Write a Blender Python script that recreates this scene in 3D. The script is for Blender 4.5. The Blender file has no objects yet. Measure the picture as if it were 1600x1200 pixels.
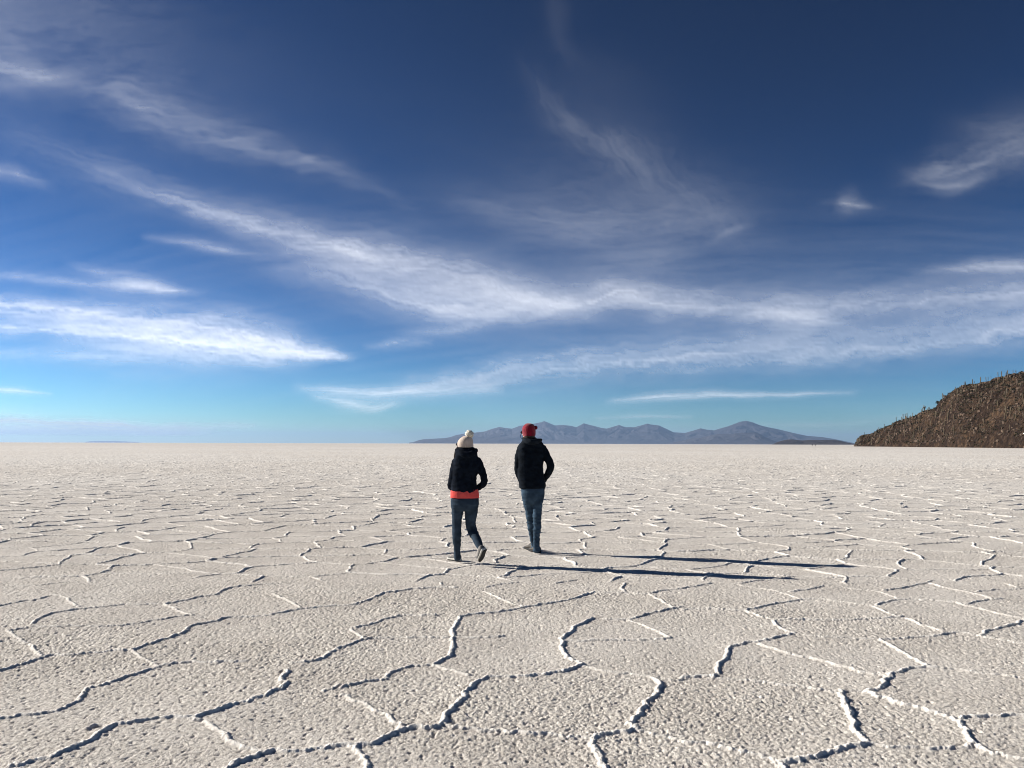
import bpy, math, random
import numpy as np
from mathutils import Matrix, Vector

S = bpy.context.scene
COL = S.collection
random.seed(7)
RNG = np.random.default_rng(11)

# ------------------------------------------------------------------ camera
CAM_H = 1.53
F = 1290.0 / 1600.0                       # focal length over frame width
PITCH = math.radians(4.13)
ROLL = math.radians(0.155)
cam_data = bpy.data.cameras.new("camera")
cam_data.sensor_fit = 'HORIZONTAL'
cam_data.sensor_width = 36.0
cam_data.lens = 36.0 * F
cam_data.clip_start = 0.1
cam_data.clip_end = 800000.0
cam = bpy.data.objects.new("camera", cam_data)
COL.objects.link(cam)
CAM_M = Matrix.Translation((0, 0, CAM_H)) @ (Matrix.Rotation(math.pi / 2 + PITCH, 4, 'X') @ Matrix.Rotation(ROLL, 4, 'Z'))
cam.matrix_world = CAM_M
S.camera = cam
CR = np.array(CAM_M.to_3x3())

# ------------------------------------------------------------------ sky, sun, exposure
SUN_EL = math.radians(23.2)
SUN_AZ = math.radians(74.0)               # to the left of straight ahead (+Y)
SUN_DIR = Vector((-math.sin(SUN_AZ) * math.cos(SUN_EL), math.cos(SUN_AZ) * math.cos(SUN_EL), math.sin(SUN_EL)))
world = bpy.data.worlds.new("World")
S.world = world
world.use_nodes = True
wn, wl = world.node_tree.nodes, world.node_tree.links
bg = wn["Background"]
sky = wn.new("ShaderNodeTexSky")
sky.sky_type = 'NISHITA'
sky.sun_disc = False
sky.sun_elevation = SUN_EL
sky.sun_rotation = -SUN_AZ
sky.altitude = 3650.0
sky.air_density = 1.0
sky.dust_density = 0.8
sky.ozone_density = 7.0
# the thin dry air of a 3650 m plain: a steeper fall from pale horizon to deep blue than the stock sky
gam = wn.new("ShaderNodeGamma"); gam.inputs[1].default_value = 1.95
tint = wn.new("ShaderNodeMix"); tint.data_type = 'RGBA'; tint.blend_type = 'MULTIPLY'; tint.inputs[0].default_value = 1.0
tint.inputs[7].default_value = (0.222, 0.163, 0.090, 1.0)
wl.new(sky.outputs[0], gam.inputs[0]); wl.new(gam.outputs[0], tint.inputs[6]); wl.new(tint.outputs[2], bg.inputs[0])
bg.inputs[1].default_value = 0.10
sun_d = bpy.data.lights.new("sun", 'SUN')
sun_d.energy = 5.0
sun_d.angle = math.radians(0.53)
sun_d.color = (1.0, 0.955, 0.885)
sun = bpy.data.objects.new("sun", sun_d)
sun.rotation_euler = SUN_DIR.to_track_quat('Z', 'Y').to_euler()
COL.objects.link(sun)
S.view_settings.view_transform = 'Standard'
S.view_settings.look = 'None'
S.view_settings.exposure = 0.75
S.view_settings.gamma = 1.0
S.cycles.max_bounces = 6
S.cycles.transparent_max_bounces = 8
S.cycles.volume_bounces = 0
S.cycles.use_denoising = True
S.cycles.denoiser = 'OPENIMAGEDENOISE'
S.cycles.denoising_input_passes = 'RGB_ALBEDO_NORMAL'
S.cycles.denoising_prefilter = 'ACCURATE'
S.cycles.filter_width = 1.0

# ------------------------------------------------------------------ helpers
def ray(px, py):
    """World direction through a point measured on the 1600 x 1200 photograph."""
    v = CR @ np.array([(px - 800.0) / 1290.0, (600.0 - py) / 1290.0, -1.0])
    return v / np.linalg.norm(v)

def rays(px, py):
    px, py = np.broadcast_arrays(np.asarray(px, float), np.asarray(py, float))
    v = np.stack([(px - 800.0) / 1290.0, (600.0 - py) / 1290.0, -np.ones_like(px)], -1) @ CR.T
    return v

def ground(px, py, z=0.0):
    d = ray(px, py)
    t = (z - CAM_H) / d[2]
    return d * t + np.array([0, 0, CAM_H])

def at_depth(px, py, y):
    d = ray(px, py)
    return d * (y / d[1]) + np.array([0, 0, CAM_H])

def mesh_from(name, verts, faces=None, quads=None):
    me = bpy.data.meshes.new(name)
    if quads is not None:
        verts = np.asarray(verts, np.float32)
        quads = np.asarray(quads, np.int32)
        n, k = quads.shape
        me.vertices.add(len(verts))
        me.vertices.foreach_set("co", verts.ravel())
        me.loops.add(n * k)
        me.loops.foreach_set("vertex_index", quads.ravel())
        me.polygons.add(n)
        me.polygons.foreach_set("loop_start", np.arange(0, n * k, k, dtype=np.int32))
        me.update(calc_edges=True)
    else:
        me.from_pydata([tuple(v) for v in verts], [], faces)
    return me

def smooth(me, on=True):
    me.polygons.foreach_set("use_smooth", np.full(len(me.polygons), on, bool))

def link(name, me, mat=None, parent=None, loc=None):
    o = bpy.data.objects.new(name, me)
    COL.objects.link(o)
    if mat is not None:
        me.materials.clear()
        me.materials.append(mat)
    if parent is not None:
        o.parent = parent
    if loc is not None:
        o.location = loc
    return o

def tag(o, label=None, cat=None, group=None, kind=None):
    if label: o["label"] = label
    if cat: o["category"] = cat
    if group: o["group"] = group
    if kind: o["kind"] = kind
    return o

def set_attr(me, name, vals):
    a = me.attributes.new(name, 'FLOAT', 'POINT')
    a.data.foreach_set("value", np.asarray(vals, np.float32).ravel())

def grid_quads(nr, nc):
    i = np.arange(nr - 1)[:, None] * nc + np.arange(nc - 1)[None, :]
    i = i.ravel()
    return np.stack([i, i + 1, i + nc + 1, i + nc], 1)

_ang = RNG.random(4096) * 2 * np.pi
_GX, _GY = np.cos(_ang).astype(np.float32), np.sin(_ang).astype(np.float32)
def _h(ix, iy, seed):
    h = (ix * 374761393 + iy * 668265263 + seed * 974634777) & 0x7fffffff
    h = ((h ^ (h >> 13)) * 1274126177) & 0x7fffffff
    return h ^ (h >> 16)
def hash01(ix, iy, seed):
    return (_h(ix, iy, seed) & 0xffff).astype(np.float32) / 65535.0
def perlin(x, y, seed=0):
    x = np.asarray(x, np.float64); y = np.asarray(y, np.float64)
    xi, yi = np.floor(x).astype(np.int64), np.floor(y).astype(np.int64)
    fx, fy = (x - xi).astype(np.float32), (y - yi).astype(np.float32)
    u, v = fx * fx * fx * (fx * (fx * 6 - 15) + 10), fy * fy * fy * (fy * (fy * 6 - 15) + 10)
    def g(dx, dy):
        h = _h(xi + dx, yi + dy, seed) & 4095
        return _GX[h] * (fx - dx) + _GY[h] * (fy - dy)
    a, b, c, d = g(0, 0), g(1, 0), g(0, 1), g(1, 1)
    return 1.5 * ((a + (b - a) * u) * (1 - v) + (c + (d - c) * u) * v)
def fbm(x, y, octs=4, seed=0, gain=0.5, lac=2.03):
    s, a, n = 0.0, 1.0, 0.0
    for i in range(octs):
        s = s + a * perlin(x, y, seed + i * 17)
        n += a; a *= gain
        x = x * lac + 13.7; y = y * lac - 7.1
    return s / n
def sstep(a, b, x):
    t = np.clip((x - a) / (b - a), 0, 1)
    return t * t * (3 - 2 * t)

def catmull(P, n=8):
    """Smooth curve through the control rows (any number of columns)."""
    P = np.asarray(P, float)
    if len(P) < 3:
        t = np.linspace(0, 1, n + 1)[:, None]
        return P[0] + (P[1] - P[0]) * t
    Q = np.vstack([2 * P[0] - P[1], P, 2 * P[-1] - P[-2]])
    out = []
    for i in range(1, len(Q) - 2):
        p0, p1, p2, p3 = Q[i - 1], Q[i], Q[i + 1], Q[i + 2]
        for t in np.arange(n) / n:
            out.append(0.5 * (2 * p1 + (p2 - p0) * t + (2 * p0 - 5 * p1 + 4 * p2 - p3) * t * t + (3 * p1 - p0 - 3 * p2 + p3) * t ** 3))
    out.append(P[-1])
    return np.array(out)

# ------------------------------------------------------------------ materials
def new_mat(name):
    m = bpy.data.materials.new(name)
    m.use_nodes = True
    return m, m.node_tree.nodes, m.node_tree.links, m.node_tree.nodes["Principled BSDF"]

def noise_mat(name, c1, c2, scale=8.0, rough=0.9, bump=0.0, bump_scale=None, spec=0.3, detail=4.0, coord='Object', stretch=None, sheen=0.0):
    m, n, l, b = new_mat(name)
    tc = n.new("ShaderNodeTexCoord")
    src = tc.outputs[coord]
    if stretch:
        mp = n.new("ShaderNodeMapping"); mp.inputs["Scale"].default_value = stretch
        l.new(src, mp.inputs[0]); src = mp.outputs[0]
    nz = n.new("ShaderNodeTexNoise"); nz.inputs["Scale"].default_value = scale; nz.inputs["Detail"].default_value = detail
    l.new(src, nz.inputs["Vector"])
    r = n.new("ShaderNodeValToRGB")
    r.color_ramp.elements[0].position = 0.32; r.color_ramp.elements[1].position = 0.68
    r.color_ramp.elements[0].color = (*c1, 1); r.color_ramp.elements[1].color = (*c2, 1)
    l.new(nz.outputs[0], r.inputs[0]); l.new(r.outputs[0], b.inputs["Base Color"])
    b.inputs["Roughness"].default_value = rough
    b.inputs["Specular IOR Level"].default_value = spec
    if sheen:
        b.inputs["Sheen Weight"].default_value = sheen
    if bump:
        n2 = n.new("ShaderNodeTexNoise"); n2.inputs["Scale"].default_value = bump_scale or scale * 4; n2.inputs["Detail"].default_value = 3
        l.new(src, n2.inputs["Vector"])
        bp = n.new("ShaderNodeBump"); bp.inputs["Strength"].default_value = 1.0; bp.inputs["Distance"].default_value = bump
        l.new(n2.outputs[0], bp.inputs["Height"]); l.new(bp.outputs[0], b.inputs["Normal"])
    return m

# ------------------------------------------------------------------ the salt crust
TRACE_L = [  # ridges of salt followed on the near ground: (strength, points), left third of the foreground
 (1.0, [(50,895),(130,880),(300,825),(400,785),(470,740),(530,705),(620,690),(760,670),(890,668),(940,660),(1040,625),(1100,605),(1200,578),(1290,540),(1340,510),(1320,490),(1350,450)]),
 (.75, [(0,670),(40,663),(130,650),(250,640),(300,615),(370,580),(400,535),(470,517),(590,475),(650,455),(740,428),(830,408),(960,404),(1100,405),(1150,400)]),
 (.9, [(-90,470),(0,445),(60,428),(130,405),(240,375),(320,375),(480,357),(600,352),(650,340),(760,300),(850,270),(890,238),(1010,212),(1080,195),(1230,190),(1400,160),(1480,150),(1600,140)]),
 (1.0, [(1060,910),(1090,885),(1140,865),(1230,840),(1260,825),(1400,825),(1500,810),(1600,795)]),
 (.8, [(890,668),(940,680),(1010,720),(1060,745),(1080,770),(1140,800),(1230,838)]),
 (.6, [(-80,155),(0,140),(100,120),(160,112),(240,95)]),
 (.7, [(150,230),(200,190),(330,160),(480,145),(590,135),(780,130),(850,118),(940,95),(1010,85),(1080,55),(1200,42),(1330,32),(1530,10)]),
 (.6, [(30,260),(150,240),(250,238),(400,235),(460,238),(600,228),(720,208),(880,185)]),
 (.7, [(40,260),(110,310),(150,330),(200,375)]), (.6, [(770,130),(840,165),(900,185)]), (.6, [(240,90),(300,100),(370,145)]),
 (.8, [(1360,412),(1500,392),(1530,370),(1600,335)]), (.6, [(1280,85),(1340,110),(1410,150)]), (.6, [(620,355),(700,400),(740,428)]),
 (.6, [(1520,540),(1560,525),(1600,515)]), (.45, [(400,720),(440,708),(530,705)]), (.4, [(-30,310),(40,305),(110,310)]), (.4, [(-60,50),(130,45),(340,28),(600,18),(940,5)])]
TRACE_M = [
 (.9, [(0,140),(80,128),(180,90),(200,80),(330,62),(470,52),(540,55)]), (.7, [(470,45),(480,20),(540,0)]),
 (.7, [(0,335),(100,300),(180,290),(320,290),(490,290),(600,292),(700,292),(760,284)]),
 (.7, [(50,245),(150,225),(200,205),(290,185),(340,185),(440,185)]), (.7, [(50,255),(105,295)]),
 (.7, [(0,525),(100,500),(190,485),(240,455),(310,428),(430,415)]),
 (1.0, [(430,415),(500,380),(525,330),(520,285),(545,215),(570,190),(640,180),(770,165),(870,145),(960,130),(1080,110),(1140,90),(1190,75)]),
 (.7, [(670,75),(730,100),(800,130),(870,145)]), (.7, [(680,52),(740,40),(830,30)]), (.6, [(1000,35),(1100,18),(1200,5),(1260,-10)]),
 (1.0, [(1180,200),(1110,235),(1050,285),(1035,300),(1040,350),(1070,390),(1130,415)]),
 (.7, [(1050,308),(1110,308),(1230,305),(1400,303),(1540,292)]),
 (1.15, [(1130,418),(1020,450),(900,465),(780,470),(690,472),(630,500),(590,545),(560,590),(510,635),(470,700),(400,715),(310,725),(200,765),(70,800),(0,795)]),
 (.9, [(70,800),(90,850),(120,890),(125,930)]), (.7, [(0,560),(100,600),(200,650),(260,690),(295,722)]),
 (.7, [(470,700),(600,720),(700,725),(800,735),(900,740),(1000,745),(1070,755),(1170,760)]),
 (1.1, [(1170,762),(1200,750),(1290,735),(1380,720),(1360,690),(1400,640),(1430,590),(1480,550),(1495,510),(1470,480)]),
 (.6, [(1470,480),(1370,460),(1260,450),(1140,425)]), (.5, [(1480,485),(1600,485)]),
 (1.0, [(1170,762),(1190,810),(1210,850),(1240,920)]), (.6, [(1380,722),(1450,745),(1550,765),(1600,780)]),
 (.7, [(1230,205),(1340,205),(1400,190),(1480,170),(1570,150),(1600,148)]), (.7, [(1350,207),(1440,240),(1540,290)]), (.7, [(1440,85),(1500,115),(1555,150)]),
 (.6, [(1190,77),(1260,78),(1350,78),(1430,85),(1500,72),(1600,60)]), (.6, [(430,418),(500,440),(600,465)]), (.6, [(1330,78),(1320,50),(1350,0)])]
TRACE_R = [
 (1.0, [(0,478),(80,470),(155,470),(165,430),(205,380),(225,335),(300,318),(400,300),(530,270)]),
 (.8, [(300,163),(370,145),(430,130),(560,110)]), (.7, [(300,165),(360,190),(420,205),(440,230),(490,260),(530,270)]),
 (.7, [(440,205),(560,205),(700,207),(860,203),(1000,195),(1030,190)]), (.75, [(500,75),(580,65),(660,48)]),
 (.6, [(0,160),(100,155),(200,158),(300,163)]),
 (.5, [(250,40),(300,50),(400,65),(480,85),(550,110)]), (.7, [(0,60),(60,50),(130,38)]), (.6, [(240,40),(330,28),(450,12),(560,8),(640,0)]),
 (.6, [(560,110),(640,108),(760,125),(880,140),(960,170),(1020,195)]),
 (.75, [(910,137),(970,120),(1030,110),(1130,112),(1200,118),(1290,125),(1330,130),(1420,115),(1500,105)]),
 (.6, [(700,55),(800,62),(920,75),(1010,105)]), (.8, [(940,68),(1000,60),(1100,42),(1150,30),(1180,15),(1220,0)]),
 (.75, [(1150,35),(1250,60),(1370,85),(1450,105)]), (.7, [(1300,130),(1400,155),(1500,180),(1600,200)]),
 (1.0, [(1390,285),(1450,255),(1530,235),(1600,210),(1700,190)]),
 (.8, [(930,300),(1050,292),(1200,280),(1290,268),(1330,272),(1390,285),(1470,300),(1560,315),(1680,330)]),
 (.8, [(930,300),(1000,340),(1070,380),(1150,420)]), (.75, [(1050,200),(1130,235),(1230,265)]), (.6, [(540,275),(640,285),(770,290),(930,300)]),
 (1.15, [(850,545),(900,535),(950,500),(980,465),(1060,440),(1120,430),(1200,432)]), (.65, [(1200,432),(1300,440),(1400,455),(1500,465),(1650,485)]),
 (.75, [(360,320),(430,345),(540,375),(640,395),(750,425),(850,455),(970,475)]),
 (1.3, [(740,535),(755,580),(790,640),(800,700),(840,770),(860,785),(800,805),(720,825),(620,855),(560,865),(470,880)]),
 (.6, [(130,480),(340,490),(450,510),(580,520),(680,540),(740,540)]),
 (1.0, [(860,545),(950,575),(1040,605),(1130,625),(1200,650),(1270,670),(1310,700),(1340,750),(1370,790),(1440,825),(1530,850),(1680,880)]),
 (.8, [(1310,672),(1400,665),(1500,660),(1680,652)]), (.7, [(860,790),(1000,805),(1150,808),(1280,805),(1370,795)]),
 (.75, [(0,780),(120,790),(200,810),(300,835),(400,860),(450,885),(470,905)]), (.5, [(750,540),(850,545)]),
 (.6, [(1380,75),(1470,65),(1560,62),(1680,55)]), (.6, [(1440,5),(1500,30),(1570,55)]), (.9, [(460,880),(485,925)])]
GX0, GX1, GY0, GY1, GSTEP = -8.0, 8.0, 3.0, 11.5, 0.01
gnx, gny = int((GX1 - GX0) / GSTEP), int((GY1 - GY0) / GSTEP)
RIDGE_D = np.full((gny, gnx), 1.0, np.float32)        # distance to the nearest traced ridge
RIDGE_S = np.zeros((gny, gnx), np.float32)            # its strength
def rasterize():
    segs = []
    for (ox, traces) in ((0, TRACE_L), (533, TRACE_M), (1066, TRACE_R)):
        for st, pts in traces:
            w = np.array([ground(ox + a / 3.0, 900 + b / 3.0)[:2] for a, b in pts])
            c = catmull(w, 6)
            # real crust wanders a little between the followed points
            t = np.arange(len(c)) * 0.37
            c[1:-1, 0] += 0.022 * perlin(t, t * 0 + st * 31 + len(segs), 5)[1:-1]
            c[1:-1, 1] += 0.03 * perlin(t, t * 0 + st * 17 + len(segs), 6)[1:-1]
            for a, b in zip(c[:-1], c[1:]):
                segs.append((a, b, st))
    R = 0.32
    for a, b, st in segs:
        x0, x1 = min(a[0], b[0]) - R, max(a[0], b[0]) + R
        y0, y1 = min(a[1], b[1]) - R, max(a[1], b[1]) + R
        i0, i1 = max(0, int((x0 - GX0) / GSTEP)), min(gnx, int((x1 - GX0) / GSTEP) + 1)
        j0, j1 = max(0, int((y0 - GY0) / GSTEP)), min(gny, int((y1 - GY0) / GSTEP) + 1)
        if i0 >= i1 or j0 >= j1:
            continue
        X = GX0 + np.arange(i0, i1) * GSTEP; Y = GY0 + np.arange(j0, j1) * GSTEP
        X, Y = np.meshgrid(X, Y)
        d = b - a; L2 = d @ d + 1e-9
        t = np.clip(((X - a[0]) * d[0] + (Y - a[1]) * d[1]) / L2, 0, 1)
        dist = np.hypot(X - a[0] - t * d[0], Y - a[1] - t * d[1])
        D = RIDGE_D[j0:j1, i0:i1]; Sg = RIDGE_S[j0:j1, i0:i1]
        m = dist < D
        D[m] = dist[m]; Sg[m] = st
rasterize()

def bil(A, x, y):
    fx = np.clip((x - GX0) / GSTEP, 0, gnx - 1.001); fy = np.clip((y - GY0) / GSTEP, 0, gny - 1.001)
    i, j = fx.astype(np.int32), fy.astype(np.int32)
    u, v = (fx - i).astype(np.float32), (fy - j).astype(np.float32)
    return (A[j, i] * (1 - u) + A[j, i + 1] * u) * (1 - v) + (A[j + 1, i] * (1 - u) + A[j + 1, i + 1] * u) * v

CELL = 0.98
def voronoi_edge(x, y):
    """Distance to the nearest border between salt plates and that border's strength."""
    X = x / CELL; Y = y / CELL * 1.22
    ix, iy = np.floor(X).astype(np.int64), np.floor(Y).astype(np.int64)
    b1 = np.full(X.shape, 9.0); b2 = np.full(X.shape, 9.0)
    px1 = np.zeros(X.shape); py1 = np.zeros(X.shape); px2 = np.zeros(X.shape); py2 = np.zeros(X.shape)
    k1 = np.zeros(X.shape, np.int64); k2 = np.zeros(X.shape, np.int64)
    for dx in (-1, 0, 1):
        for dy in (-1, 0, 1):
            cx, cy = ix + dx, iy + dy
            sx = cx + 0.5 + 0.86 * (hash01(cx, cy, 3) - 0.5); sy = cy + 0.5 + 0.86 * (hash01(cx, cy, 9) - 0.5)
            d = (sx - X) ** 2 + (sy - Y) ** 2
            k = _h(cx, cy, 77)
            n1 = d < b1
            n2 = (~n1) & (d < b2)
            b2 = np.where(n1, b1, np.where(n2, d, b2)); px2 = np.where(n1, px1, np.where(n2, sx, px2)); py2 = np.where(n1, py1, np.where(n2, sy, py2)); k2 = np.where(n1, k1, np.where(n2, k, k2))
            b1 = np.where(n1, d, b1); px1 = np.where(n1, sx, px1); py1 = np.where(n1, sy, py1); k1 = np.where(n1, k, k1)
    mx, my = (px1 + px2) / 2, (py1 + py2) / 2
    ex, ey = px2 - px1, py2 - py1
    ln = np.hypot(ex, ey) + 1e-6
    ln = np.hypot(ex, ey * 1.22) + 1e-6
    dist = np.abs((mx - X) * ex + (my - Y) * ey) / ln * CELL
    st = (_h(np.minimum(k1, k2), np.maximum(k1, k2), 5) & 1023) / 1023.0
    plate = (k1 & 1023) / 1023.0
    return dist.astype(np.float32), st.astype(np.float32), plate.astype(np.float32)

def crust(x, y, fine=True):
    """Height of the salt crust, and how much of a point is ridge."""
    wx = x + 0.16 * fbm(x * 1.1, y * 1.1, 3, 41); wy = y + 0.16 * fbm(x * 1.1, y * 1.1, 3, 57)
    vd, vs, plate = voronoi_edge(wx, wy)
    vs = np.clip(0.62 + 0.5 * vs, 0, 1.1) * np.clip(1.0 + 0.55 * perlin(x * 0.8, y * 0.8, 63), 0.45, 1.3)
    ed = 9.35 + 0.15 * np.sin(x * 3)                      # traced ridges reach out to here
    tm = sstep(3.6, 3.75, y) * (1 - sstep(ed - .12, ed + .12, y)) * (1 - sstep(0, .15, np.abs(x) - (0.62 * y + 0.25)))
    near = tm > 0
    d, s = vd.copy(), vs.copy()
    td = np.ones_like(vd); ts = np.zeros_like(vs)
    td[near] = bil(RIDGE_D, x[near], y[near]); ts[near] = bil(RIDGE_S, x[near], y[near])
    lump = fbm(x * 11, y * 11, 3, 71, 0.62)
    lump2 = perlin(x * 38, y * 38, 72)
    def ridge(dist, s, w):
        dd = np.maximum(dist + 0.011 * lump + 0.009 * lump2, 0)
        r = np.exp(-(dd / w) ** 3.4)
        return r, r * np.maximum(s, 0) ** .38 * (1.0 + 0.5 * lump + 0.5 * lump2 + 0.35 * perlin(x * 4.2, y * 4.2, 73))
    far = sstep(12, 60, y)
    rv, hv = ridge(vd, vs, 0.0145 + 0.013 * far)
    rt, ht = ridge(td, ts, 0.0105 + 0.0045 * np.clip(ts, 0, 1.3))
    r = rv * np.clip(vs, 0, 1) * (1 - tm) + rt * np.clip(ts, 0, 1) * tm
    hr = hv * (1 - tm) + ht * tm
    foot = np.exp(-(vd / 0.16) ** 2) * np.clip(vs, 0, 1) * (1 - tm) + np.exp(-(td / 0.14) ** 2) * np.clip(ts, 0, 1) * tm
    z = (0.0132 + 0.0070 * sstep(9, 18, y) + 0.014 * sstep(28, 70, y)) * hr + 0.010 * sstep(25, 60, y) * perlin(x * 0.45, y * 0.45, 95) + 0.005 * foot
    z += (0.007 + 0.010 * sstep(13, 20, y)) * (plate - 0.5) * (1 - tm) + (0.006 + 0.006 * sstep(13, 20, y)) * perlin(x * 0.8, y * 0.8, 81)
    patch = np.clip(0.85 + 0.7 * perlin(x * 0.55, y * 0.55, 91), 0.35, 1.5)
    g1 = perlin(x * 21, y * 21, 82); g2 = perlin(x * 42, y * 42, 83); g3 = perlin(x * 74, y * 74, 84); g4 = perlin(x * 7.5, y * 7.5, 85)
    pits = np.clip(0.32 - np.abs(perlin(x * 28 + 0.3 * g3, y * 28, 86)), 0, 1)
    hole = np.clip(perlin(x * 19, y * 19, 87) - 0.45, 0, 1) + 0.8 * np.clip(perlin(x * 31, y * 31, 88) - 0.30, 0, 1)
    z += patch * (0.0016 * g1 + 0.0032 * g2 + 0.0024 * g3 + 0.0026 * g4 - 0.0044 * pits) - 0.017 * hole
    z += patch * 0.0024 * (np.random.default_rng(int(abs(y.flat[0]) * 1000) % 99991).random(z.shape) - .5) * 2   # loose crystals
    return z, r

def build_ground():
    def span(a, b, st):
        return list(np.arange(a, b, st))
    rows = [-60000, -20000, -5000, -1000, -250, -60, -15, -4, -1, 0.5, 1.5]
    y = 2.3
    fine0 = len(rows)
    while y < 420:
        rows.append(y)
        px = y * y / (CAM_H * 826.0)
        y += min(max(0.42 * px, 0.0075), 0.0085 + 0.0008 * y if y < 30 else 0.05 + 0.0013 * (y - 30) if y < 150 else 0.21 + 0.006 * (y - 150))
    fine1 = len(rows)
    while y < 60000:
        rows.append(y); y *= 1.12
    rows.append(60000.0)
    rows = np.array(rows)
    U = 0.74
    uf = np.linspace(-U, U, 1800)
    side = U * np.geomspace(1.01, 160, 46)
    u = np.concatenate([-side[::-1], uf, side])
    sc = np.where(rows > 1, rows + 3.0, 4.0 + np.abs(np.minimum(rows, 1) - 1))
    X = np.clip(u[None, :] * sc[:, None], -60000, 60000)
    Y = np.broadcast_to(rows[:, None], X.shape)
    Z = np.zeros(X.shape, np.float32); Rg = np.zeros(X.shape, np.float32)
    c0, c1 = 46 - 12, 46 + 1800 + 12
    for j in range(fine0, fine1, 200):
        jj = min(j + 200, fine1)
        z, r = crust(X[j:jj, c0:c1].copy(), Y[j:jj, c0:c1].copy())
        f = 1 - sstep(250, 420, Y[j:jj, c0:c1])
        Z[j:jj, c0:c1] = z * f; Rg[j:jj, c0:c1] = r
    V = np.stack([X, Y, Z], -1).reshape(-1, 3)
    me = mesh_from("salt_flat", V, quads=grid_quads(*X.shape))
    smooth(me)
    set_attr(me, "ridge", Rg)
    return me

def salt_material():
    m, n, l, b = new_mat("salt_crust")
    geo = n.new("ShaderNodeNewGeometry")
    at = n.new("ShaderNodeAttribute"); at.attribute_name = "ridge"
    def noise(scale, detail, rough=0.5):
        t = n.new("ShaderNodeTexNoise"); t.inputs["Scale"].default_value = scale; t.inputs["Detail"].default_value = detail; t.inputs["Roughness"].default_value = rough
        l.new(geo.outputs["Position"], t.inputs["Vector"]); return t.outputs[0]
    def ramp(src, p0, p1, c0, c1):
        r = n.new("ShaderNodeValToRGB"); r.color_ramp.elements[0].position = p0; r.color_ramp.elements[1].position = p1
        r.color_ramp.elements[0].color = (*c0, 1); r.color_ramp.elements[1].color = (*c1, 1)
        l.new(src, r.inputs[0]); return r.outputs[0]
    def mix(f, a, c, mode='MIX'):
        x = n.new("ShaderNodeMix"); x.data_type = 'RGBA'; x.blend_type = mode
        if isinstance(f, float): x.inputs[0].default_value = f
        else: l.new(f, x.inputs[0])
        l.new(a, x.inputs[6])
        if isinstance(c, tuple): x.inputs[7].default_value = (*c, 1)
        else: l.new(c, x.inputs[7])
        return x.outputs[2]
    base = ramp(noise(1.3, 5), 0.35, 0.65, (0.735, 0.695, 0.635), (0.84, 0.80, 0.735))
    grit = ramp(noise(38, 3, 0.6), 0.36, 0.62, (0.56, 0.54, 0.53), (1.04, 1.04, 1.04))
    base = mix(0.8, base, grit, 'MULTIPLY')
    big = ramp(noise(0.035, 4), 0.38, 0.66, (0.90, 0.875, 0.85), (1, 1, 1))
    base = mix(1.0, base, big, 'MULTIPLY')
    col = mix(at.outputs["Fac"], base, (0.86, 0.81, 0.74))
    l.new(col, b.inputs["Base Color"])
    b.inputs["Roughness"].default_value = 0.95
    b.inputs["Specular IOR Level"].default_value = 0.12
    bp = n.new("ShaderNodeBump"); bp.inputs["Strength"].default_value = 0.75; bp.inputs["Distance"].default_value = 0.012
    l.new(noise(75, 4, 0.65), bp.inputs["Height"]); l.new(bp.outputs[0], b.inputs["Normal"])
    return m
salt_flat = tag(link("salt_flat", build_ground(), salt_material()), "wide white salt flat cracked into raised polygon ridges", None, None, "structure")

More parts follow.
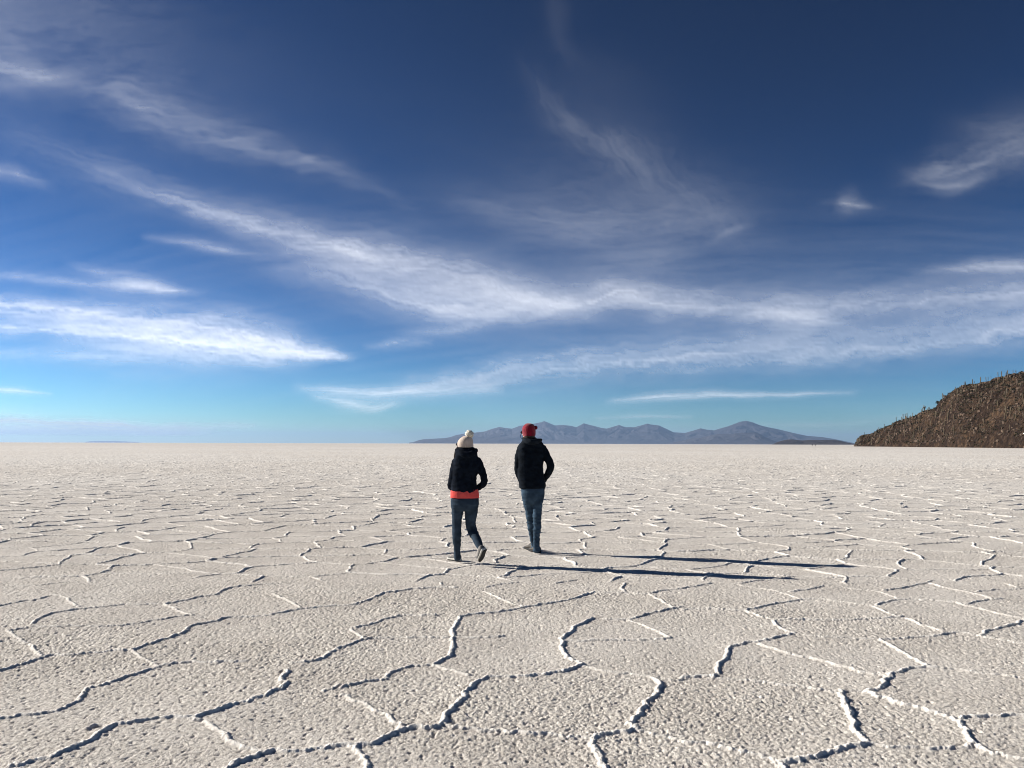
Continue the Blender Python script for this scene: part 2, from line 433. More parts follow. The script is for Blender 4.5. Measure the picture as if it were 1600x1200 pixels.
# ------------------------------------------------------------------ clouds: a high veil of ice streaks far beyond everything else
def build_clouds():
    st = 3.4
    px = np.arange(-520, 2120, st); py = np.concatenate([np.arange(-420, 600, st), np.arange(600, 694.5, 1.6)])
    PX, PY = np.meshgrid(px, py)
    clear = np.ones(PX.shape)
    def add(d):
        nonlocal clear
        clear = clear * (1 - np.clip(d, 0, 0.97))
    def streak(pts, seed, fl=70.0, fw=7.0, shear=0.15, pw=1.3, rag=0.62):
        """pts: x, y, half-width upward, half-width downward, opacity"""
        c = catmull(pts, 10)
        wmax = max(c[:, 2].max(), c[:, 3].max()) * 3
        m = (PX > c[:, 0].min() - wmax) & (PX < c[:, 0].max() + wmax) & (PY > c[:, 1].min() - wmax) & (PY < c[:, 1].max() + wmax)
        x, y = PX[m], PY[m]
        if not len(x): return
        # break the outline up before measuring
        wx = x + 10 * fbm(x / 60, y / 25, 3, seed + 1); wy = y + 0.35 * wmax / 3 * fbm(x / 55, y / 16, 4, seed + 2)
        best = np.full(x.shape, 1e9); idx = np.zeros(x.shape, np.int32)
        for i in range(len(c)):
            d = (wx - c[i, 0]) ** 2 + (wy - c[i, 1]) ** 2
            k = d < best
            best[k] = d[k]; idx[k] = i
        tan = np.gradient(c[:, :2], axis=0); tan /= np.linalg.norm(tan, axis=1)[:, None] + 1e-9
        L = np.concatenate([[0], np.cumsum(np.hypot(*np.diff(c[:, :2], axis=0).T))])
        dx, dy = wx - c[idx, 0], wy - c[idx, 1]
        al = dx * tan[idx, 0] + dy * tan[idx, 1]
        t = -dx * tan[idx, 1] + dy * tan[idx, 0]
        s = L[idx] + al
        w = np.where(t < 0, c[idx, 2], c[idx, 3])
        r = np.sqrt((t / w) ** 2 + np.where((idx == 0) | (idx == len(c) - 1), al / (w * 1.5 + 6), 0) ** 2)
        prof = np.exp(-r ** pw)
        n = 0.75 * fbm(s / (3.2 * fl), (t + shear * s) / (.8 * fw), 4, seed, 0.6) + 0.4 * fbm(s / (1.2 * fl), (t + shear * s) / (2.2 * fw), 4, seed + 50, 0.6)
        n2 = fbm(s / 160, t / 30, 3, seed + 5)
        tex = np.clip(1 - rag + rag * (0.55 + 1.25 * n + 0.6 * n2), 0.0, 1.5)
        d = np.zeros(PX.shape); d[m] = c[idx, 4] * prof * tex
        add(d)
    # bright bank on the left
    streak([(-300,450,16.1,16.1,0.41),(-120,462,16.1,18.4,0.5),(0,474,10.35,13.8,0.6),(120,487,10.35,18.4,0.62),(250,503,16.1,23,0.62),(350,520,23,25.3,0.66),(430,537,20.7,18.4,0.7),(500,552,11.5,9.2,0.66),(536,558,4.6,3.45,0.5)], 100, 80, 6, .05, 1.3, .85)
    streak([(-200,500,12,16.8,0.38),(0,512,8.4,9.6,0.48),(110,516,9.6,9.6,0.57),(210,524,12,19.2,0.66),(300,535,19.2,24,0.66),(400,548,19.2,15.6,0.71),(480,555,12,8.4,0.57),(530,559,4.8,3.6,0.38)], 110, 80, 6, -.05, 1.3, .85)
    streak([(60,480,11,33,0.28),(200,520,33,39.6,0.39),(330,535,33,24.2,0.44),(420,552,22,9.9,0.39)], 120, 90, 10)
    streak([(0,552,10,10,.22),(120,556,10,8,.3),(240,560,10,6,.25)], 130)
    # long streak running down to the middle
    streak([(40,215,27.83,32.89,0.067),(120,250,25.3,27.83,0.1),(200,285,20.24,17.71,0.22),(280,315,17.71,13.92,0.31),(350,338,18.98,15.18,0.33),(430,362,21.51,16.45,0.35),(510,383,22.77,16.45,0.4),(560,394,25.3,17.71,0.44),(620,410,27.83,17.71,0.38),(690,425,25.3,17.71,0.31),(770,445,25.3,20.24,0.31),(840,468,17.71,15.18,0.31),(900,480,12.65,12.65,0.2)], 140, 90, 6, .12)
    streak([(440,425,19.36,14.52,0.12),(500,425,24.2,21.78,0.23),(560,442,29.04,24.2,0.31),(620,466,26.62,21.78,0.36),(680,485,24.2,16.94,0.5),(730,490,24.2,16.94,0.48),(800,486,24.2,14.52,0.36),(880,476,16.94,12.1,0.29)], 150, 60, 7, .1)
    streak([(380,350,20,20,0.17),(520,400,28,30,0.18),(680,450,40,40,0.21),(820,475,30,30,0.18)], 155, 110, 9, .2)
    streak([(700,455,17.6,19.8,0.22),(780,462,22,24.2,0.27),(840,470,19.8,19.8,0.27),(880,468,13.2,15.4,0.19)], 157, 50, 6, .1)
    # band going right
    streak([(850,490,14.52,12.1,0.21),(930,470,29.04,21.78,0.34),(980,462,26.62,21.78,0.43),(1040,475,24.2,19.36,0.38),(1120,480,19.36,14.52,0.38),(1200,482,21.78,16.94,0.34),(1280,484,21.78,21.78,0.34),(1360,478,19.36,16.94,0.29),(1450,470,19.36,16.94,0.29),(1540,464,21.78,19.36,0.32),(1700,446,24.2,21.78,0.32),(1900,420,24.2,21.78,0.24)], 160, 70, 7, .08)
    streak([(1180,490,10,16,.25),(1250,494,10,18,.35),(1290,500,6,10,.25)], 165, 40, 6)
    streak([(880,440,20,30,.08),(1050,455,30,40,.09),(1250,460,30,30,.08),(1450,445,30,26,.07),(1700,430,30,26,.08)], 168, 110, 9)
    # lower band
    streak([(640,604,8.4,8.4,0.25),(720,598,16.8,12.6,0.46),(790,588,23.1,16.8,0.46),(860,578,27.3,21,0.4),(950,570,27.3,23.1,0.38),(1050,566,27.3,21,0.38),(1130,562,27.3,18.9,0.38),(1220,556,29.4,18.9,0.38),(1320,552,29.4,18.9,0.31),(1420,542,31.5,16.8,0.33),(1520,530,35.7,16.8,0.35),(1700,505,37.8,18.9,0.33),(1900,470,37.8,18.9,0.25)], 170, 90, 6, .06)
    streak([(1050,545,26,18,.10),(1200,540,26,18,.12),(1400,515,26,20,.10),(1600,495,24,20,.10)], 175, 100, 8)
    streak([(480,606,6,6,.25),(540,612,7,8,.55),(610,613,8,9,.62),(690,608,9,8,.5),(760,604,8,8,.4)], 180, 60, 5, .05)
    streak([(500,622,5,5,.25),(545,630,6,8,.5),(580,637,6,6,.55),(610,632,5,5,.3)], 185, 40, 5)
    streak([(965,625,3.3,4.4,0.27),(1020,621,5.5,4.4,0.5),(1100,617,6.6,4.4,0.56),(1180,618,4.4,3.3,0.45),(1270,615,3.3,3.3,0.36),(1330,613,3.3,3.3,0.14)], 190, 60, 3, .03)
    streak([(940,654,2,2,.2),(1000,652,3,2,.3),(1075,652,2,2,.25)], 195, 60, 3, 0)
    streak([(1180,662,3,3,.1),(1250,664,4,4,.18),(1340,660,5,5,.15),(1420,652,5,4,.15)], 198, 60, 3, 0)
    # scraps on the left
    streak([(-60,436,9.6,7.2,0.13),(0,430,7.2,6,0.21),(80,438,9.6,7.2,0.21),(150,444,9.6,9.6,0.24),(215,446,8.4,8.4,0.49),(262,454,6,6,0.49),(300,456,4.8,4.8,0.13)], 200, 60, 5)
    streak([(130,420,7.92,7.92,0.14),(190,434,11.88,10.56,0.22),(240,446,10.56,7.92,0.22)], 205, 40, 5)
    streak([(240,372,5,5,.12),(300,380,7,6,.25),(350,392,7,6,.25),(400,398,5,5,.1)], 210, 60, 5)
    streak([(-40,262,10,12,.2),(10,268,10,10,.25),(60,285,8,8,.1)], 215)
    streak([(-40,608,3,4,.4),(20,610,4,4,.5),(70,615,3,3,.2)], 220, 50, 3, 0)
    streak([(-300,655,10.2,12.24,0.96),(0,658,8.16,12.24,0.97),(90,661,6.12,12.24,0.97),(170,664,6.12,14.28,0.96),(250,668,6.12,12.24,0.88),(320,668,6.12,8.16,0.58),(390,664,4.08,4.08,0.39)], 225, 100, 4, 0)
    streak([(-300,672,10.56,10.56,0.74),(0,674,10.56,10.56,0.86),(150,676,10.56,10.56,0.74),(300,676,7.92,7.92,0.38)], 226, 100, 4, 0)
    streak([(585,541,4,4,.15),(620,536,6,6,.3),(660,533,4,5,.2)], 230, 30, 5)
    streak([(640,520,6,6,.1),(700,518,8,6,.22),(750,508,6,6,.15)], 232, 40, 5)
    # upper left
    streak([(-200,90,33.8,28.6,0.15),(-60,105,33.8,31.2,0.17),(20,112,28.6,26,0.2),(70,123,18.2,15.6,0.21),(110,122,15.6,11.7,0.11)], 240, 60, 14, .2)
    streak([(110,135,22.5,22.5,0.078),(170,140,27.5,32.5,0.14),(220,162,32.5,32.5,0.2),(280,192,32.5,30,0.17),(350,216,27.5,25,0.17),(420,236,22.5,20,0.16),(490,254,20,17.5,0.13),(560,282,17.5,17.5,0.069),(630,316,15,15,0.044)], 245, 45, 12, .25)
    streak([(-520,-40,140.2,187,0.13),(-200,0,140.2,149.6,0.12),(0,20,121.5,102.8,0.11),(150,45,102.8,84.15,0.058),(320,110,84.15,74.8,0.02)], 250, 300, 70, .3, 1.6, .4)
    streak([(300,120,60,60,0.0032),(600,190,70,70,0.0064),(900,280,80,80,0.0064)], 255, 200, 50, .3, 1.6, .6)
    # veil in the middle and its fibres
    streak([(840,130,21.6,21.6,0.025),(862,165,24.3,21.6,0.056),(890,195,27,21.6,0.081),(930,218,27,21.6,0.087),(975,242,29.7,27,0.11),(1005,262,29.7,35.1,0.087),(1040,288,32.4,35.1,0.062),(1080,310,40.5,35.1,0.056),(1110,330,35.1,29.7,0.043)], 260, 50, 9, -.3)
    streak([(868,-120,19.6,19.6,0.018),(868,0,19.6,16.8,0.024),(872,60,19.6,16.8,0.024),(888,85,19.6,19.6,0.024),(950,130,42,56,0.018)], 265, 60, 8, 0)
    streak([(740,322,20,20,0.049),(810,335,27.5,25,0.091),(890,350,30,27.5,0.11),(970,355,30,25,0.098),(1050,350,27.5,25,0.098),(1120,340,20,22.5,0.056)], 270, 60, 7, .1)
    streak([(880,300,60,48,0.032),(1000,320,72,48,0.048),(1100,330,60,48,0.032)], 275, 60, 12, .3)
    streak([(690,300,30,30,0.026),(820,350,40,40,0.039),(960,390,40,40,0.039),(1100,400,40,40,0.026)], 277, 90, 12, .2)
    streak([(1120,372,6,6,0.06),(1140,362,7.2,7.2,0.11),(1162,352,6,6,0.066)], 280, 20, 4)
    streak([(960,400,14.4,14.4,0.049),(1020,405,16.8,14.4,0.098),(1060,402,14.4,12,0.07)], 283, 30, 6)
    streak([(600,400,30,30,0.01),(900,430,40,40,0.015),(1300,430,40,30,0.005)], 285, 140, 10, .05)
    # right-hand puffs
    streak([(1300,316,6.6,7.92,0.041),(1325,317,11.88,10.56,0.23),(1345,322,7.92,6.6,0.18),(1365,323,5.28,5.28,0.034)], 290, 18, 7, .1)
    streak([(1430,272,12.87,11.44,0.071),(1470,266,20.02,17.16,0.17),(1510,260,22.88,20.02,0.14),(1560,243,28.6,25.74,0.12),(1600,232,34.32,25.74,0.14),(1660,225,34.32,28.6,0.093)], 295, 35, 11, .1)
    streak([(1440,285,10,8,.08),(1485,293,10,8,.21),(1530,280,10,8,.09)], 297, 25, 8, .1)
    streak([(1530,205,20,20,.05),(1570,205,24,24,.09),(1630,200,26,24,.07)], 298, 35, 12, .1)
    streak([(1440,424,5.5,5.5,0.04),(1500,420,6.6,6.6,0.24),(1550,416,8.8,7.7,0.34),(1640,416,9.9,8.8,0.32),(1760,410,9.9,8.8,0.16)], 300, 50, 4, .05)
    streak([(1150,400,40,26,.01),(1300,395,40,30,.01),(1500,395,40,30,.01)], 305, 110, 10)
    # faint milky veil between the streaks, drawn out along the wind
    vy = PY - 520 + 0.10 * (PX - 800) - 0.0001 * (PX - 800) ** 2
    veil = np.clip(0.35 + 0.8 * fbm(PX / 420, vy / 26, 5, 410, .6) + .35 * fbm(PX / 150, vy / 9, 4, 420, .6), 0, 1.2)
    add(0.05 * veil * sstep(240, 430, PY) * (0.6 + 0.4 * (1 - sstep(520, 680, PY))))
    dens = (1 - clear)
    dens *= 0.9 + 0.1 * np.clip(fbm(PX / 30, PY / 12, 4, 400) + 0.8, 0, 1.4)
    d = rays(PX, PY)
    d /= np.linalg.norm(d, axis=-1, keepdims=True)
    edge = sstep(-520, -300, PX) * (1 - sstep(1900, 2110, PX)) * sstep(-415, -150, PY) * sstep(0.0056, 0.010, d[..., 2])
    dens *= edge
    V = d * (2000.0 / np.maximum(d[..., 2:], 0.0052)) + np.array([0, 0, CAM_H])   # one level sheet, lit by the sun from above
    me = mesh_from("clouds", V.reshape(-1, 3), quads=grid_quads(*PX.shape))
    smooth(me)
    set_attr(me, "ice_cover", dens)
    m = bpy.data.materials.new("ice_cloud"); m.use_nodes = True
    n, l = m.node_tree.nodes, m.node_tree.links
    n.remove(n["Principled BSDF"])
    at = n.new("ShaderNodeAttribute"); at.attribute_name = "ice_cover"
    dif = n.new("ShaderNodeBsdfDiffuse"); dif.inputs["Color"].default_value = (0.76, 0.80, 0.86, 1)
    tr = n.new("ShaderNodeBsdfTransparent")
    tl = n.new("ShaderNodeBsdfTranslucent"); tl.inputs["Color"].default_value = dif.inputs["Color"].default_value
    both = n.new("ShaderNodeAddShader"); l.new(dif.outputs[0], both.inputs[0]); l.new(tl.outputs[0], both.inputs[1])
    mx = n.new("ShaderNodeMixShader")
    l.new(at.outputs["Fac"], mx.inputs[0]); l.new(tr.outputs[0], mx.inputs[1]); l.new(both.outputs[0], mx.inputs[2])
    l.new(mx.outputs[0], n["Material Output"].inputs["Surface"])
    o = link("clouds", me, m)
    return tag(o, "thin white streaks of high cloud across the deep blue sky", None, None, "stuff")
build_clouds()

# ------------------------------------------------------------------ far mountains
HZ = lambda x: 691.9 + 0.0027 * x                       # the horizon line on the photograph
def range_mesh(name, prof, d_front, d_crest, d_back, step, seed, rough=0.3, scale=1.0, nrow=70):
    prof = np.array(prof, float)
    xs = np.arange(prof[0, 0], prof[-1, 0] + step * .5, step)
    top = np.interp(xs, prof[:, 0], prof[:, 1])
    u = (xs - 800.0) / 1290.0
    h = np.maximum((HZ(xs) - top) / 1290.0, 0) * d_crest
    edge = np.minimum(1, np.minimum(xs - xs[0], xs[-1] - xs) / (0.04 * (xs[-1] - xs[0])))
    s = np.concatenate([np.linspace(0, 1, nrow), np.linspace(1, 2, 30)[1:]])
    D = np.where(s <= 1, d_front + (d_crest - d_front) * s, d_crest + (d_back - d_crest) * (s - 1))
    U, DD = np.meshgrid(u, D); SS = np.broadcast_to(s[:, None], U.shape); H = np.broadcast_to(h[None, :], U.shape)
    X = U * DD
    base = np.where(SS <= 1, SS ** 1.25, (2 - SS) ** 1.2)
    q = scale
    sx = X / q; sy = DD / q
    wig = fbm(sx * 0.5, sy * 0.5, 3, seed)
    spur = 1 - np.abs(fbm(sx * 1.3 + 1.2 * wig, sy * 0.45 + 0.6 * wig, 4, seed + 3)) * 2.2
    mask = np.clip(SS * 3, 0, 1) * np.clip((1.02 - SS) * 4, 0, 1) + np.where(SS > 1, np.clip((SS - 1) * 3, 0, 1), 0)
    Z = H * (base + rough * (spur - 0.55) * mask * np.minimum(base * 2.2, 1))
    Z = np.clip(Z, -0.02 * H, np.where(SS > 1, H * 0.985, H * (0.05 + 0.95 * SS) ** 0.75))
    Z = Z - 2.0 * (SS < 0.001)
    me = mesh_from(name, np.stack([X, DD, Z], -1).reshape(-1, 3), quads=grid_quads(*U.shape))
    smooth(me)
    return me
MAIN = [(640,692.4),(646,691.6),(655,688.6),(662,687.1),(680,686.2),(696,685.3),(705,683.5),(714,680.4),(728,678.2),(741,677),(757,675.2),(769,671),(780.6,668),(790,669.6),(800,670.7),(813,666.2),(826,664.5),(840,661.7),(846,660.4),(850.4,659),(857,661.4),(867,665.7),(881,664.9),(892,666.4),(901,668.4),(907,665),(912,662.4),(921,664.8),(930,666.9),(939,669.4),(948,670.7),(957,668),(967,665),(977.5,668.4),(991,668.4),(1000,666.2),(1011.5,662.8),(1016,664),(1029.5,665.7),(1040,670.5),(1052,676.3),(1070,677.4),(1082,674),(1094.8,670.2),(1104,672.2),(1115,673.2),(1126,670.2),(1137.5,666.9),(1148,663),(1158,659.5),(1166.7,658.5),(1175.7,660.8),(1187,665.3),(1200,668.6),(1216,671.8),(1239,677.4),(1261,682),(1284,683.8),(1304,687),(1326.5,691.6),(1345,695.6)]
mount_mat = noise_mat("bare_mountain_slope", (0.034, 0.031, 0.040), (0.060, 0.054, 0.060), 0.0011, 0.95, coord='Object', detail=8)
tag(link("mountains", range_mesh("mountains", MAIN, 22500, 26000, 31000, 0.8, 500, .22, 900.0), mount_mat), "blue-grey mountain range along the horizon", None, None, "structure")
FRONT = [(1040,694.4),(1062,690),(1080,686),(1095,684.5),(1110,681),(1124,678.6),(1140,679.4),(1151,677.6),(1165,677),(1180,676.6),(1188,679.5),(1196,683.8),(1203,687),(1210,690),(1222,694.8)]
tag(link("foothills", range_mesh("foothills", FRONT, 17000, 18800, 21500, 0.8, 520, .2, 600.0), mount_mat), "lower foothills before the volcano", None, None, "structure")
LOW = [(1206,695),(1212,692),(1220,689.4),(1228,687.6),(1236,687.1),(1246,688.2),(1252,688.8),(1262,688.2),(1280,688),(1300,687.8),(1310,689),(1320,691.4),(1331,693.6),(1345,695.6)]
low_mat = noise_mat("dark_hill_slope", (0.03, 0.022, 0.022), (0.06, 0.045, 0.042), 0.004, 0.95, coord='Object', detail=8)
tag(link("low_hill", range_mesh("low_hill", LOW, 5600, 6300, 7300, 0.6, 540, .25, 260.0, 50), low_mat), "low dark hill in front of the mountains by the island", None, None, "structure")
FARL = [(134,692.3),(139,690.8),(150,689.9),(165,690.1),(180,689.9),(196,690.6),(212,691.4),(222,692.5)]
tag(link("distant_hill", range_mesh("distant_hill", FARL, 52000, 55000, 59000, 0.8, 560, .2, 900.0, 30), mount_mat), "faint far hill on the left horizon", None, None, "structure")

# ------------------------------------------------------------------ rocky island
CREST = [(1333,696),(1335.5,694),(1337.5,688),(1340,683.5),(1346,679),(1354,677.5),(1362,675.5),(1372,669),(1386,663),(1399,659),(1411,655),(1425,650),(1439,642),(1453,637),(1463,632.6),(1470,625.6),(1479,616),(1493,606),(1511,599),(1530,596.4),(1549,592.5),(1553,589.5),(1574,585),(1598,579),(1640,570),(1700,558),(1800,545),(2000,540),(2200,590),(2350,680)]
SHORE = [(1333,655),(1400,575),(1500,455),(1600,385),(1800,335),(2350,320)]
def build_island():
    cr, sh = np.array(CREST, float), np.array(SHORE, float)
    xs = np.concatenate([np.arange(1333, 1345, 0.35), np.arange(1345, 1640, 0.7), np.arange(1640, 2351, 6)])
    top = np.interp(xs, cr[:, 0], cr[:, 1]); ds = np.interp(xs, sh[:, 0], sh[:, 1])
    a = (HZ(xs) - top) / 1290.0
    dc = (ds + 16) / (1 - 1.45 * a)                      # the crest lies back by 1.45 times its height
    h = np.maximum(a * dc, 0)
    s = np.concatenate([np.linspace(0, 1, 190), np.linspace(1, 2.4, 40)[1:]])
    SS, XS = np.meshgrid(s, xs, indexing='ij')
    DS, DC, H = ds[None, :], dc[None, :], h[None, :]
    D = DS + (DC - DS) * SS
    X = (XS - 800.0) / 1290.0 * D
    f = np.where(SS <= 1, 0.10 * sstep(0, .05, SS) + 0.90 * np.sin(np.pi / 2 * np.clip(SS, 0, 1)) ** 1.12, np.cos(np.pi / 2 * np.clip((SS - 1) / 1.4, 0, 1)) ** 1.3)
    n1 = fbm(X / 26, D / 26, 4, 600); n2 = fbm(X / 6, D / 6, 4, 620); n3 = fbm(X / 1.7, D / 1.7, 3, 640)
    rid = 1 - 2 * np.abs(fbm(X / 11, D / 11, 4, 660))
    body = np.clip(SS * 8, 0, 1) * (0.35 + 0.65 * np.clip(np.abs(SS - 1) * 5, 0, 1)) * np.clip(H / 6, 0, 1)
    Z = H * f + body * (2.0 * n1 + 1.0 * (rid - .5) * np.clip(n1 + .5, 0, 1) + 1.1 * n2 + 0.7 * n3 - .7)
    # rock benches that stand out as low cliffs
    for zc, amp, sd, w in ((6.5, 4.2, 700, 14.0), (17.0, 3.8, 720, 11.0), (27.0, 2.6, 740, 12.0)):
        lev = zc + 2.5 * fbm(X / 40, D / 40, 2, sd)
        on = sstep(0.0, 0.28, fbm(X / w, D / 60, 2, sd + 5))
        Z = Z + body * on * amp * (sstep(-.5, .6, Z - lev) - np.clip((Z - lev + 4) / 8, 0, 1))
    Z = np.maximum(Z, np.where(SS < .004, -0.5, -0.1))
    Z[0] = -0.6; Z[-1] = -0.6
    P = np.stack([X, D, Z], -1)
    me = mesh_from("island_hill", P.reshape(-1, 3), quads=grid_quads(*X.shape))
    smooth(me, False)
    return me, P, xs, s
island_me, ISL, ISL_X, ISL_S = build_island()
def island_material():
    m, n, l, b = new_mat("island_rock")
    geo = n.new("ShaderNodeNewGeometry")
    def noise(scale, detail=5, rough=.6):
        t = n.new("ShaderNodeTexNoise"); t.inputs["Scale"].default_value = scale; t.inputs["Detail"].default_value = detail; t.inputs["Roughness"].default_value = rough
        l.new(geo.outputs["Position"], t.inputs["Vector"]); return t.outputs[0]
    r = n.new("ShaderNodeValToRGB"); e = r.color_ramp.elements
    e[0].position = .34; e[0].color = (0.019, 0.0125, 0.009, 1); e[1].position = .78; e[1].color = (0.15, 0.10, 0.068, 1)
    x = e.new(.52); x.color = (0.045, 0.030, 0.021, 1)
    l.new(noise(0.42, 7, .68), r.inputs[0])
    r2 = n.new("ShaderNodeValToRGB"); r2.color_ramp.elements[0].position = .42; r2.color_ramp.elements[1].position = .62
    r2.color_ramp.elements[0].color = (0.50, 0.46, 0.44, 1); r2.color_ramp.elements[1].color = (1.12, 1.03, 0.88, 1)
    l.new(noise(0.06, 4), r2.inputs[0])
    mx = n.new("ShaderNodeMix"); mx.data_type = 'RGBA'; mx.blend_type = 'MULTIPLY'; mx.inputs[0].default_value = 1
    l.new(r.outputs[0], mx.inputs[6]); l.new(r2.outputs[0], mx.inputs[7]); l.new(mx.outputs[2], b.inputs["Base Color"])
    b.inputs["Roughness"].default_value = .95; b.inputs["Specular IOR Level"].default_value = .1
    bp = n.new("ShaderNodeBump"); bp.inputs["Distance"].default_value = 0.5; bp.inputs["Strength"].default_value = .8
    l.new(noise(1.4, 5, .65), bp.inputs["Height"]); l.new(bp.outputs[0], b.inputs["Normal"])
    return m
tag(link("island_hill", island_me, island_material()), "steep brown rocky island rising from the salt at right", None, None, "structure")

def scatter(name, n, base_v, base_f, size, mats, seed, tall=1.0, smin=0.0, smax=1.05, xmax=1660, clump=None):
    """Many small pieces over the island, one mesh (nobody could count them)."""
    rng = np.random.default_rng(seed)
    V, Q = [], []
    nb = len(base_v)
    nr, nc = ISL.shape[:2]
    ci = np.searchsorted(ISL_X, xmax)
    k = 0
    tries = 0
    while k < n and tries < n * 8:
        tries += 1
        j = int((rng.random() ** 1.0) * (ci - 2)); i = int(np.searchsorted(ISL_S, smin + (smax - smin) * rng.random()))
        i = min(i, nr - 2)
        p = ISL[i, j] + (ISL[i + 1, j + 1] - ISL[i, j]) * rng.random()
        if p[2] < 0.15: continue
        if clump is not None and fbm(np.array([p[0] / clump]), np.array([p[1] / clump]), 2, seed)[0] < rng.normal(0.0, .22): continue
        sc = size[0] + (size[1] - size[0]) * rng.random() ** 2.5
        a = rng.random() * 6.283
        R = np.array([[math.cos(a), -math.sin(a), 0], [math.sin(a), math.cos(a), 0], [0, 0, 1]])
        jit = 1 + 0.35 * (rng.random((nb, 1)) - .5)
        V.append((base_v * jit * [1, .6 + .6 * rng.random(), tall * (.6 + .7 * rng.random())] @ R.T) * sc + p)
        Q.append(base_f + k * nb)
        k += 1
    me = mesh_from(name, np.concatenate(V), quads=np.concatenate(Q))
    smooth(me, False)
    return link(name, me, mats)
# a blunt stone: a subdivided box of 26 points
def stone():
    v = []; idx = {}
    f = []
    for ax in range(3):
        for sg in (-1, 1):
            for i in range(2):
                for j in range(2):
                    q = []
                    for di, dj in ((0, 0), (1, 0), (1, 1), (0, 1)):
                        c = [0, 0, 0]; c[ax] = sg; c[(ax + 1) % 3] = (i + di) - 1; c[(ax + 2) % 3] = (j + dj) - 1
                        c = tuple(c)
                        if c not in idx: idx[c] = len(v); v.append(c)
                        q.append(idx[c])
                    f.append(q if sg > 0 else q[::-1])
    v = np.array(v, float); v /= (np.linalg.norm(v, axis=1, keepdims=True) ** .75)
    return v, np.array(f)
sv, sf = stone()
rock_mat = noise_mat("loose_rock", (0.025, 0.017, 0.012), (0.14, 0.095, 0.066), 0.35, .95, detail=6)
tag(scatter("rocks", 2200, sv, sf, (0.15, 1.15), rock_mat, 71, .8, 0, 1.06, clump=9.0), "loose brown and tan rocks strewn over the island slope", None, None, "stuff")
# a dry bush: small leaf-sized blades set through a dome
rb = np.random.default_rng(5)
bv, bf = [], []
for k in range(26):
    th, ph = rb.random() * 6.283, math.acos(rb.random())
    r = .35 + .65 * rb.random()
    c = np.array([math.cos(th) * math.sin(ph) * r, math.sin(th) * math.sin(ph) * r, math.cos(ph) * r])
    e1 = rb.normal(size=3); e1 /= np.linalg.norm(e1); e2 = np.cross(e1, rb.normal(size=3)); e2 /= np.linalg.norm(e2)
    w = .16 + .16 * rb.random()
    bf.append([len(bv), len(bv) + 1, len(bv) + 2, len(bv) + 3]); bv += [c - w * e1 - w * .6 * e2, c + w * e1 - w * .6 * e2, c + w * e1 + w * .6 * e2, c - w * e1 + w * .6 * e2]
bv, bf = np.array(bv), np.array(bf)
bush_mat = noise_mat("dry_bush", (0.020, 0.019, 0.010), (0.075, 0.06, 0.032), 0.3, .9, detail=5)
tag(scatter("shrubs", 3400, bv, bf, (0.35, 1.15), bush_mat, 72, .9, 0, 1.04, clump=14.0), "low dry olive and brown shrubs covering the island", None, None, "stuff")

# ------------------------------------------------------------------ cacti
def cactus_mesh(seed, arms):
    r = random.Random(seed)
    V, Fq = [], []
    def column(path, rad, ribs=9):
        pts = catmull(path, 5); n = len(pts); nv = ribs * 2
        b = len(V)
        for i, p in enumerate(pts):
            t = i / (n - 1)
            rr = rad * (0.72 + 0.5 * t - 0.22 * t * t) * (1 if i < n - 1 else .45) * (1 + .05 * r.uniform(-1, 1))
            if i == n - 2: rr *= .9
            for k in range(nv):
                a = 2 * math.pi * k / nv
                q = rr * (1.0 if k % 2 else .8)
                V.append((p[0] + q * math.cos(a), p[1] + q * math.sin(a), p[2]))
        for i in range(n - 1):
            for k in range(nv):
                Fq.append((b + i * nv + k, b + i * nv + (k + 1) % nv, b + (i + 1) * nv + (k + 1) % nv, b + (i + 1) * nv + k))
        top = b + (n - 1) * nv
        V.append((pts[-1][0], pts[-1][1], pts[-1][2] + rad * .35)); c = len(V) - 1
        for k in range(nv): Fq.append((top + k, top + (k + 1) % nv, c))
    lean = r.uniform(-.04, .04)
    column([(0, 0, -.06), (lean * .4, 0, .3), (lean, 0, .66), (lean * 1.1, 0, 1)], .05)
    for i in range(arms):
        a = r.uniform(0, 6.28) if i else r.choice((0.2, 3.0)); z0 = r.uniform(.3, .55); out = r.uniform(.13, .19); zt = r.uniform(.72, .98)
        ca, sa = math.cos(a), math.sin(a)
        column([(lean * z0, 0, z0), (ca * out * .7, sa * out * .7, z0 + .02), (ca * out, sa * out, z0 + .12), (ca * out * 1.05, sa * out * 1.05, zt)], .036, 8)
    me = mesh_from("cactus", V, faces=Fq)
    smooth(me)
    return me
cactus_mat = noise_mat("spiny_cactus_skin", (0.065, 0.052, 0.031), (0.18, 0.138, 0.09), 5.0, .9, stretch=(3, 3, .6))
CACTI = [cactus_mesh(900 + i, a) for i, a in enumerate((0, 0, 0, 1, 1, 2, 2, 3, 0))]
for me in CACTI: me.materials.append(cactus_mat)
def cactus(p, h, k, rot, label, group):
    o = bpy.data.objects.new("cactus", CACTI[k])
    o.location = p; o.scale = (h * 1.1, h * 1.1, h); o.rotation_euler = (0, 0, rot)
    COL.objects.link(o)
    return tag(o, label, "cactus", group)
ang = (ISL[..., 2] - CAM_H) / ISL[..., 1]
vis = ang >= np.maximum.accumulate(ang, axis=0) - 1e-4
